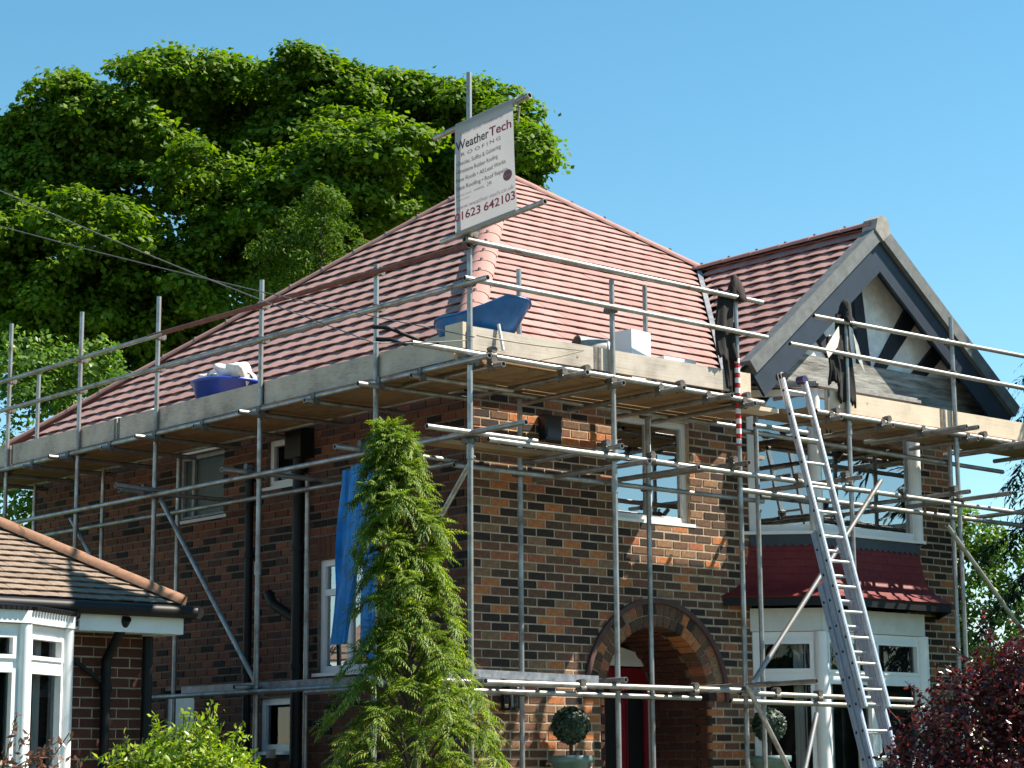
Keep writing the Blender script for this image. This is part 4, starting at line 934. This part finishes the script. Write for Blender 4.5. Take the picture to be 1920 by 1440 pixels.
text('another quality installation by', .10, .895, .028, M['greyink'], .74, .35)
text('Weather', .015, .765, .085, M['ink'], .575, 0, .018); text('Tech', .60, .765, .085, M['redink'], .37, 0, .018)
text('R O O F I N G', .11, .695, .034, M['greyink'], .68, 0, .012)
for i, q in enumerate(('\u2022 Fascias, Soffits & Guttering','\u2022 Firestone Rubber Roofing','New Roofs \u2022 All Lead Works','Slate Roofing \u2022 Roof Repairs')):
    text(q, .03, .615-i*.077, .040, M['greyink'], (.76,.70,.83,.86)[i], 0, .012)
text('Insurance work', .03, .325, .018, M['greyink'], .25); text('available', .32, .325, .026, M['greyink'], .16); text('24h', .53, .325, .04, M['greyink'], .08)
text('All work guaranteed', .05, .285, .016, M['greyink'], .20)
text('www.weather-tech.co.uk', .02, .205, .040, M['pinkink'], .95)
text('01623 642103', .0, .105, .078, M['redink'], .985, 0, .018)
mb = MB(); ov_ = [bpt(.88+.075*math.cos(2*math.pi*i/24), .345+.05*math.sin(2*math.pi*i/24))+V(-.003,0,0) for i in range(24)]
mb.add(ov_, [tuple(range(23,-1,-1))]).build('oval_logo', simple('maroon logo', (.22,.05,.07), .5), bn)
text('approved', .825, .337, .018, M['banner'], .11)
tag(MB().path([(-1.15,-1.98,6.98),(-1.17,-2.05,6.9),(-1.16,-2.02,6.78)], .008, 6).build('banner_tie', M['rope']), 'rope tie at the outer top corner of the banner', 'rope')
# wall lantern, alarm box, topiary, pot
al = thing('alarm_box', (.93,-.1,4.48), 'dark plastic box fixed to the brick wall under the front deck', 'box')
MB().prism([(.84,-.002,4.50),(1.03,-.002,4.50),(1.045,-.002,4.60),(1.045,-.002,4.74),(.83,-.002,4.74),(.83,-.002,4.60)], (0,0,0), (0,-.10,0)).build('box_body', simple('blue black plastic', (.010,.014,.03), .35), al)
MB().prism([(.85,-.104,4.52),(1.02,-.104,4.52),(1.02,-.104,4.61),(.85,-.104,4.61)], (0,0,0), (0,-.008,0)).build('box_panel', simple('blue panel', (.018,.028,.06), .3), al)
ln = thing('wall_lantern', (.38,-.1,1.95), 'small glazed wall lantern on the brickwork left of the red door', 'lantern')
MB().box((.31,-.16,1.95),(.33,-.14,2.12)).box((.43,-.16,1.95),(.45,-.14,2.12)).box((.31,-.06,1.95),(.33,-.04,2.12)).box((.43,-.06,1.95),(.45,-.04,2.12)).box((.30,-.17,1.93),(.46,-.03,1.95)).box((.30,-.17,2.12),(.46,-.03,2.14)).box((.36,-.03,2.0),(.40,.0,2.08)).build('lantern_cage', M['black'], ln)
MB().box((.33,-.14,1.95),(.43,-.06,2.12)).build('lantern_glass', M['glass_clear'], ln); MB().tube((.38,-.1,1.96),(.38,-.1,2.07),.02,8).build('lamp', M['upvc'], ln)
def leafy(name, pos, nrm, size, mat, parent, fold=.25, aspect=.6, jit=.55):
    """pos,nrm: (n,3). one folded leaf (2 quads) per point"""
    n_ = len(pos); nr_ = nrm+rng.normal(size=nrm.shape)*jit; nr_ /= np.linalg.norm(nr_,axis=1)[:,None]+1e-9
    t = rng.normal(size=nrm.shape); t -= nr_*(t*nr_).sum(1)[:,None]; t /= np.linalg.norm(t,axis=1)[:,None]+1e-9
    b_ = np.cross(nr_, t); s = (size*rng.uniform(.65,1.25,n_))[:,None]
    v = np.stack([pos-t*s*.5, pos-t*s*.05+b_*s*aspect*.5-nr_*s*fold*.35, pos+t*s*.5-nr_*s*fold*.3, pos-t*s*.05-b_*s*aspect*.5-nr_*s*fold*.35], 1).reshape(-1,3)
    i = np.arange(n_)[:,None]*4; f = np.concatenate([i+np.array([[0,1,2]]), i+np.array([[0,2,3]])],0)
    o = link(name, np_mesh(name, v, f, mat), parent); o['kind'] = 'stuff'; return o
def sph(n_):
    d = rng.normal(size=(n_,3)); return d/np.linalg.norm(d,axis=1)[:,None]
def topiary(x, y, z, r_, label):
    t = thing('topiary_ball', (x,y,0), label, 'topiary', 'topiary balls beside the porch')
    d = sph(1600); leafy('foliage', np.array([x,y,z])+d*r_*rng.uniform(.9,1.03,1600)[:,None], d, .04, M['leaf_top'], t, .3, .6, .5)
    lump('foliage_core', (x,y,z), r_*.9, M['leaf_top'], t, (1,1,1), 3, .05)
    MB().tube((x,y,1.0),(x,y,z),.018,8).build('stem', M['bark'], t)
    MB().box((x-.15,y-.15,1.04),(x+.15,y+.15,1.07)).bar((x-.12,y-.12,0),(x-.12,y-.12,1.04),.03,.03,(1,0,0)).bar((x+.12,y-.12,0),(x+.12,y-.12,1.04),.03,.03,(1,0,0)).bar((x-.12,y+.12,0),(x-.12,y+.12,1.04),.03,.03,(1,0,0)).bar((x+.12,y+.12,0),(x+.12,y+.12,1.04),.03,.03,(1,0,0)).build('plant_stand', M['iron'], t)
    MB().lathe((x,y,0), [(.0,1.07),(.13,1.07),(.18,1.45),(.215,1.46),(.215,1.52),(.18,1.52),(.17,1.46),(0,1.46)], 20).build('pot', simple('teal glazed pot', (.10,.18,.17), .35), t)
topiary(.98,-.25,1.80,.175, 'ball topiary in teal pot against the sunlit bricks left of the door')
topiary(3.56,-.38,1.82,.17, 'ball topiary in teal pot in front of the bay window corner')
# overhead cables to the house
def cable(pts, r_, name, label, mat='wire'): 
    P_ = [Vector(p) for p in pts]; out = []
    for i in range(len(P_)-1):
        for k in range(8):
            t = k/8; q = P_[i].lerp(P_[i+1], t); q.z -= .25*4*t*(1-t)*(P_[i+1]-P_[i]).length/22; out.append(q)
    out.append(P_[-1]); return tag(MB().path(out, r_, 6).build(name, M[mat]), label, 'cable')
cable([(-3.89,6.94,7.95),(-1.15,-1.42,5.02)], .0055, 'telephone_cable', 'lower thin grey cable running from upper left to the scaffold corner')
cable([(-3.99,6.82,8.75),(-2.25,-1.44,4.83),(-1.18,-1.36,5.0)], .0055, 'telephone_cable', 'upper thin grey cable running from upper left towards the side scaffold')
cable([(-1.12,-1.42,5.04),(.1,-1.44,5.06),(-.45,-1.44,4.90)], .007, 'tie_rope', 'thin rope slung across the front toe board by the corner pole', 'rope')
# iron gate and fence between the houses
gt = thing('iron_gate', (-1.6,2.6,0), 'black wrought iron gate finial beside the golden shrub', 'gate')
mb = MB()
for i in range(6): mb.tube((-2.9+i*.2,2.6,0),(-2.9+i*.2,2.6,1.55),.012,6)
mb.tube((-2.95,2.6,1.5),(-1.7,2.6,1.5),.015,8).tube((-2.95,2.6,.3),(-1.7,2.6,.3),.015,8).build('gate_bars', M['iron'], gt)
for x in (-1.72,-1.9):
    mb = MB()
    pts = [V(x+.07*(1-k/22)*math.cos(k*.5), 2.6, 1.62+.07*(1-k/22)*math.sin(k*.5)) for k in range(20)]
    mb.path(pts, .01, 6).build('scroll', M['iron'], gt)
gf = thing('fence_panel', (-.8,2.9,0), 'dark timber fence panel across the side passage under the small window', 'fence')
for i in range(10): MB().box((-1.55+i*.15,3.0,0),(-1.41+i*.15,3.02,1.52+.01*(i%2))).build('fence_board', M['fence'], gf)
for x in (-1.5,-.15): MB().box((x,3.02,0),(x+.07,3.09,1.62)).build('fence_post', M['toe'], gf)

# ------------------------------------------------------------------ trees and shrubs
RT, UPV = Vector((.757,-.654,0)), V(0,0,1)
FWD = Vector((.654,.757,0))
def crown_points(lobes, per, clump=(.55,.95), nleaf=330, flat=.55, upbias=.5, core=0.25, spray=0):
    """lobes: list of (centre Vector, radius). returns leaf positions and normals gathered in dome shaped clumps"""
    P_, N_ = [], []
    for c_, r_ in lobes:
        n_ = max(24, int(per*(r_/1.3)**2))
        d = sph(n_*2); d = d[d[:,2] > -.55][:n_]
        for q in d:
            cr = rng.uniform(*clump); cc = np.array(c_)+q*r_*rng.uniform(.78,1.02)*np.array([1,1,.85])
            m_ = int(nleaf*cr*cr/.5)
            e = sph(m_); e[:,2] = np.abs(e[:,2])*np.where(rng.uniform(size=m_) < .85, 1, -1)
            rad = cr*rng.uniform(.6,1.03,m_)[:,None]
            if spray: rad = rad*np.where(rng.uniform(size=m_) < spray, rng.uniform(1.05,1.55,m_), 1)[:,None]
            p = cc+e*rad*np.array([1,1,flat]); nn = e*np.array([.8,.8,1.0])+np.array([0,0,upbias])+q*.25
            p[:,2] -= .25*cr*(np.hypot(e[:,0],e[:,1])**3)
            P_.append(p); N_.append(nn)
        if core:
            m_ = int(core*400*r_*r_); e = sph(m_); P_.append(np.array(c_)+e*r_*(rng.uniform(.1,.8,m_)[:,None])); N_.append(e+np.array([0,0,.3]))
    return np.concatenate(P_), np.concatenate(N_)
def trunk_mesh(name, pts, rs, parent, mat='bark', n_=9): return MB().path([Vector(p) for p in pts], rs, n_).build(name, M[mat], parent)
def limbs(parent, base, lobes, r0):
    for c_, r_ in lobes:
        c_ = Vector(c_); b_ = Vector(base); mid = b_.lerp(c_, .5)+V(0,0,-.25*(c_-b_).length*.4)
        trunk_mesh('branch', [b_, mid, c_], [r0, r0*.55, r0*.2], parent, n_=6)
# sycamore behind the house: lobes placed about its crown
sy = thing('sycamore_tree', (9.6,17.2,0), 'huge dark green broadleaf tree with layered foliage behind the house', 'tree')
SC = V(9.58,17.23,11.51); PXM = .01008
L_ = [(50,265,85),(120,235,85),(200,205,80),(290,180,85),(365,150,75),(440,150,75),(520,150,75),(600,170,75),(690,165,80),(770,175,75),(840,205,75),(900,235,75),(955,285,60),
      (60,350,80),(140,320,90),(240,290,95),(340,260,95),(450,250,95),(560,260,95),(660,265,90),(760,275,90),(850,290,80),(915,325,65),(965,335,42),
      (90,440,85),(190,410,95),(300,380,100),(410,360,95),(520,360,95),(630,360,90),(740,360,85),(840,350,70),
      (110,540,90),(220,510,95),(330,490,95),(440,470,95),(550,460,90),(650,450,80),(730,440,70),(60,640,85),(150,630,95),(260,610,100),(370,590,95),(470,560,90),(570,550,85),(660,510,70),(20,620,70),(20,500,50)]
lobes = []
for px_, py_, r_ in L_:
    dep = rng.uniform(-1.5,1.5)+(-1.0 if 300 < py_ < 560 else .4)
    py_ -= 26 if py_ < 300 else 8
    lobes.append((tuple(SC+RT*((px_-520)*PXM)+V(0,0,(430-py_)*PXM*.985)+FWD*(dep+ .15*(430-py_)*PXM)), r_*PXM))
for px_, py_, r_ in ((240,545,95),(190,575,90),(300,555,90),(120,590,90),(60,560,80),(320,620,90),(220,640,90),(40,470,70),(30,560,80),(60,700,90),(150,720,90),(250,700,90),(350,680,85),(90,300,70),(470,120,60),(410,125,55),(550,130,60),(330,150,60),(640,140,60),(250,175,60),(740,150,60),(820,170,60),(890,200,55),(925,245,50),(985,300,36),(975,345,36),(160,200,55),(80,230,55),(20,250,50),(430,420,80),(560,500,80),(680,470,70),(780,400,70)):
    lobes.append((tuple(SC+RT*((px_-520)*PXM)+V(0,0,(430-py_)*PXM*.985)+FWD*(rng.uniform(-.8,1.2)+.15*(430-py_)*PXM)), r_*PXM))
Pq, Nq = crown_points(lobes, 26, (.20,.50), 470, .5, .7, .7, spray=.22)
leafy('crown', Pq, Nq, .13, M['leaf_syc'], sy, .45, .8, .55)
trunk_mesh('trunk', [(9.6,17.2,0),(9.7,17.1,4),(9.5,17.3,7.5),(9.6,17.2,10.5)], [.45,.36,.30,.18], sy, n_=12)
limbs(sy, (9.6,17.2,7.0), lobes[::5], .09)
# finer-leaved tree in front of it
ash = thing('feathery_tree', (6.9,12.1,0), 'smaller feathery mid green tree just above the roof hip', 'tree')
ac = V(6.92,12.09,9.7)
alob = [(tuple(ac+RT*dx+V(0,0,dz)), r_) for dx, dz, r_ in ((-.2,.35,.42),(.25,.1,.45),(-.45,-.2,.5),(.5,-.35,.45),(0,-.6,.6),(-.7,-.8,.55),(.1,.75,.25),(-.8,.0,.3))]
Pq, Nq = crown_points(alob, 40, (.14,.28), 520, .7, .4, .3); leafy('crown', Pq, Nq, .085, M['leaf_ash'], ash, .2, .4, .7)
trunk_mesh('trunk', [(6.92,12.09,0),(6.9,12.1,5),(6.92,12.09,10.2)], [.14,.10,.03], ash)
# light green bush-tree beyond the side wall
he = thing('light_green_tree', (2.2,11.6,0), 'light green leafy tree behind the far left scaffold poles', 'tree')
hc = V(2.2,11.6,6.85)
hlob = [(tuple(hc+RT*dx+V(0,0,dz)+FWD*fd), r_) for dx, dz, fd, r_ in ((-.7,.35,0,.42),(-.2,.3,.2,.4),(.35,.25,0,.38),(.75,-.1,.1,.35),(-.8,-.3,0,.5),(-.2,-.35,-.2,.5),(.4,-.45,0,.45),(-.6,-1.1,0,.6),(.1,-1.2,0,.55),(-.9,-1.9,0,.6),(-.2,-2.0,0,.6),(-1.0,-2.8,0,.6))]
Pq, Nq = crown_points(hlob, 46, (.13,.25), 420, .9, .3, .35); leafy('crown', Pq, Nq, .10, M['leaf_lime'], he, .25, .6, .7)
trunk_mesh('trunk', [(2.2,11.6,0),(2.25,11.6,4),(2.2,11.6,6.6)], [.14,.10,.04], he)
# bright tree far right
rg = thing('bright_green_tree', (16.6,7.1,0), 'sunlit yellow green tree seen between the right hand scaffold poles', 'tree')
rc = V(16.6,7.1,4.9)
rlob = [(tuple(rc+RT*dx+V(0,0,dz)), r_) for dx, dz, r_ in ((-.2,.5,.5),(.3,.3,.5),(-.5,-.2,.6),(.2,-.4,.6),(-.3,-1.0,.6),(.4,-1.2,.6),(0,-1.8,.6),(.8,.0,.5),(-.9,-.9,.6),(1.0,-.8,.6),(-.8,-2.0,.7),(.9,-2.0,.7),(0,-2.7,.7),(-1.3,-3.0,.8),(1.2,-3.0,.8),(.1,-3.7,.8),(-.6,-4.2,.8),(.9,-4.2,.8))]
Pq, Nq = crown_points(rlob, 40, (.16,.30), 380, .8, .3, .4); leafy('crown', Pq, Nq, .11, M['leaf_lime'], rg, .25, .6, .7)
trunk_mesh('trunk', [(16.6,7.1,0),(16.6,7.1,5)], [.15,.05], rg)
def conifer(tree, base, H, prof, nb_, nf, flen, mat, lean=(0,0), droop=.5, z0=.2, blades=9, seed=1, rise=.35, lift=0, bdroop=1.0, bs=1.0):
    """prof: list of (height fraction, radius)"""
    rs = np.random.default_rng(seed); base = np.array(base, float)
    hs = [p[0] for p in prof]; rr_ = [p[1] for p in prof]
    def axis(h): return base+np.array([lean[0]*h**2, lean[1]*h**2, H*h])
    trunk_mesh('trunk', [tuple(axis(h)) for h in (0,.25,.5,.75,.92)], [.06,.045,.032,.02,.008], tree)
    VV, FF = [], []; nv = 0; br = MB()
    for k in range(nb_):
        h = z0+(1-z0)*(k+rs.uniform())/nb_; h = min(h,.995)
        R0 = np.interp(h, hs, rr_)*rs.uniform(.55,1.15); a = k*2.399+rs.uniform(-.5,.5)
        d = np.array([math.cos(a), math.sin(a), 0]); p0 = axis(h)-np.array([0,0,.06*R0])
        n_ = 7; pts = []
        for i in range(n_+1):
            s = i/n_; pts.append(p0+d*R0*s+np.array([0,0,R0*(rise*math.sin(s*2.0)-droop*s**3)]))
        br.path([Vector(q) for q in pts[:-1]], [.010*(1-i/n_)+.003 for i in range(n_)], 4)
        for j in range(nf):
            s = rs.uniform(.15,1)**.75; f = s*n_; i0 = min(int(f), n_-1); q = pts[i0]+(pts[i0+1]-pts[i0])*(f-i0)
            tdir = pts[i0+1]-pts[i0]; tdir /= np.linalg.norm(tdir)+1e-9
            side = np.cross(tdir, [0,0,1]); side /= np.linalg.norm(side)+1e-9
            fd = tdir*rs.uniform(.5,1)+side*rs.uniform(-1.1,1.1)+np.array([0,0,rs.uniform(-.35,.30)+lift]); fd /= np.linalg.norm(fd)
            fl = flen*rs.uniform(.6,1.25); fs_ = np.cross(fd, [0,0,1]); fs_ /= np.linalg.norm(fs_)+1e-9; fs_ = fs_+np.array([0,0,rs.uniform(-.5,.5)]); fn = np.cross(fs_, fd)
            for b_ in range(blades):
                u_ = b_/(blades-1) if blades > 1 else 0; c_ = q+fd*fl*u_*.8-np.array([0,0,fl*.30*u_*u_*bdroop])
                sg = 1 if b_ % 2 else -1
                bd = fd*.75+fs_*sg*(.75*(1-u_)+.15)-np.array([0,0,(.25+.3*u_)*bdroop]); bd /= np.linalg.norm(bd)+1e-9; bl = fl*(.42*(1-.6*u_)+.06)*bs
                bw = np.cross(bd, fn); bw /= np.linalg.norm(bw)+1e-9; bw = bw*bl*.13
                VV += [c_-bw*.6, c_+bd*bl*.5-bw+fn*.01, c_+bd*bl-np.array([0,0,bl*.12]), c_+bd*bl*.5+bw+fn*.01]
                FF.append((nv,nv+1,nv+2,nv+3)); nv += 4
    o = link('foliage', np_mesh('foliage', np.array(VV), np.array(FF), M[mat]), tree); o['kind'] = 'stuff'
    br.build('branches', M['bark'], tree)['kind'] = 'stuff'
cy = thing('cypress_tree', (-1.92,-1.62,0), 'feathery green cypress standing in front of the scaffold corner', 'tree')
conifer(cy, (-1.92,-1.62,0), 4.14, [(0,1.0),(.25,.95),(.37,.82),(.46,.62),(.55,.46),(.65,.38),(.74,.40),(.82,.33),(.92,.20),(.97,.12),(1,.04)], 165, 30, .20, 'leaf_cyp', (-.12,.24), .42, .12, 14, 3, .75, .25, .55, .68)
dk = thing('dark_spruce', (9.4,-.9,0), 'very dark drooping conifer beyond the right hand scaffold', 'tree')
conifer(dk, (9.4,-.9,0), 8.0, [(0,1.95),(.4,1.9),(.65,1.6),(.85,1.0),(1,.15)], 220, 38, .40, 'leaf_dark', (0,0), .45, .05, 8, 8, .2, .1, .6, .7)
shade_tree = thing('dark_spruce', (9.9,-2.0,0), 'tall dark conifer added out of view at the right to shade the wing wall', 'tree')
conifer(shade_tree, (9.9,-2.0,0), 9.6, [(0,2.0),(.4,1.9),(.65,1.7),(.85,1.2),(1,.2)], 150, 30, .62, 'leaf_dark', (0,0), .4, .05, 8, 21, .2, .1, .5, 1.0)  # unseen tree, added to throw shade on the wing's right-hand brickwork
fr = thing('young_fir', (.65,-5.9,0), 'light green fir tips behind the purple shrub at the right edge', 'tree')
conifer(fr, (.78,-6.0,0), 2.75, [(0,.9),(.5,.75),(.8,.45),(1,.08)], 80, 22, .17, 'leaf_lime', (0,0), .25, .2, 9, 12, .35)
def shrub(name, c_, lob, n_, size, mat, label, cat='shrub', asp=.5, stems=14, shoots=0, jit=.7):
    t = thing(name, (c_[0],c_[1],0), label, cat); P_, N_ = [], []
    for dx, dz, df, r_ in lob:
        cc = np.array(c_)+np.array(RT)*dx+np.array([0,0,dz])+np.array(FWD)*df
        m_ = int(n_*r_*r_); d = sph(m_); lum = 1+.18*np.sin(d[:,0]*6+d[:,2]*5)+.12*np.sin(d[:,1]*9)
        P_.append(cc+d*(r_*lum*rng.uniform(.55,1.02,m_)**.6)[:,None]); N_.append(d+np.array([0,0,.45]))
    mb = MB()
    for k in range(shoots):
        dx, dz, df, r_ = lob[k % len(lob)]; d = sph(1)[0]; d[2] = abs(d[2])+.5; d /= np.linalg.norm(d)
        p0 = np.array(c_)+np.array(RT)*dx+np.array([0,0,dz])+np.array(FWD)*df+d*r_*.8; L = rng.uniform(.10,.26); m_ = 14
        s = rng.uniform(.1,1,m_)[:,None]; P_.append(p0+d*L*s+rng.normal(size=(m_,3))*size*.35); N_.append(np.repeat(d[None],m_,0)*.6+rng.normal(size=(m_,3))*.8)
        mb.tube(tuple(p0-d*.15), tuple(p0+d*L), .003, 4)
    for k in range(stems):
        dx, dz, df, r_ = lob[k % len(lob)]; mb.tube((c_[0]+rng.uniform(-.1,.1),c_[1]+rng.uniform(-.1,.1),0), tuple(Vector(c_)+RT*dx+V(0,0,dz)+FWD*df), .010, 5)
    mb.build('stems', M['bark'], t); leafy('foliage', np.concatenate(P_), np.concatenate(N_), size, M[mat], t, .25, asp, jit)
shrub('golden_shrub', (-5.27,-3.49,1.28), [(0,.18,0,.22),(-.28,.02,0,.22),(.28,.03,0,.22),(-.1,-.1,0,.34),(.25,-.3,0,.38),(-.25,-.35,0,.36),(.1,.0,.2,.3)], 15000, .055, 'leaf_gold', 'bright yellow green shrub at the bottom left between the two houses', asp=.42, shoots=60)
shrub('purple_barberry', (-2.32,-7.41,1.27), [(.15,.55,0,.28),(.35,.35,0,.34),(-.1,.30,0,.33),(-.28,.12,0,.30),(.15,.0,0,.45),(-.2,-.25,0,.45),(.5,.0,0,.45),(.3,-.4,0,.5),(.45,.68,.1,.22),(.05,.45,.1,.26),(-.40,-.02,0,.24),(.25,.62,-.05,.2)], 15000, .042, 'leaf_red', 'dark purple red barberry bush at the bottom right corner', asp=.5, shoots=70)
shrub('bronze_photinia', (-7.24,-5.02,1.30), [(-.05,.06,0,.13),(.10,-.02,0,.15),(-.10,-.12,0,.22),(.15,-.2,0,.2),(0,-.4,0,.3)], 9000, .055, 'leaf_pho', 'bronze leaved shrub at the bottom left corner before the white bay', asp=.42, shoots=16, jit=.9)

# hedge and trees across the road (behind the camera; seen mirrored in the windows)
hg = MB().box((-60,-28.5,-.2),(60,-26.5,4.3)).build('hedge_core', M['leaf_dark']); tag(hg, 'long dark hedge on the far side of the road', 'hedge', kind='stuff')
hp_ = np.stack([rng.uniform(-60,60,26000), -26.4+rng.normal(size=26000)*.3, rng.uniform(-.2,4.9,26000)], 1)
o = leafy('hedge_leaves', hp_, np.tile(np.array([[0,1.0,.3]]),(26000,1)), .28, M['leaf_ash'], None, .3, .6, .6); tag(o, 'leafy face of the hedge across the road', 'hedge', kind='stuff')
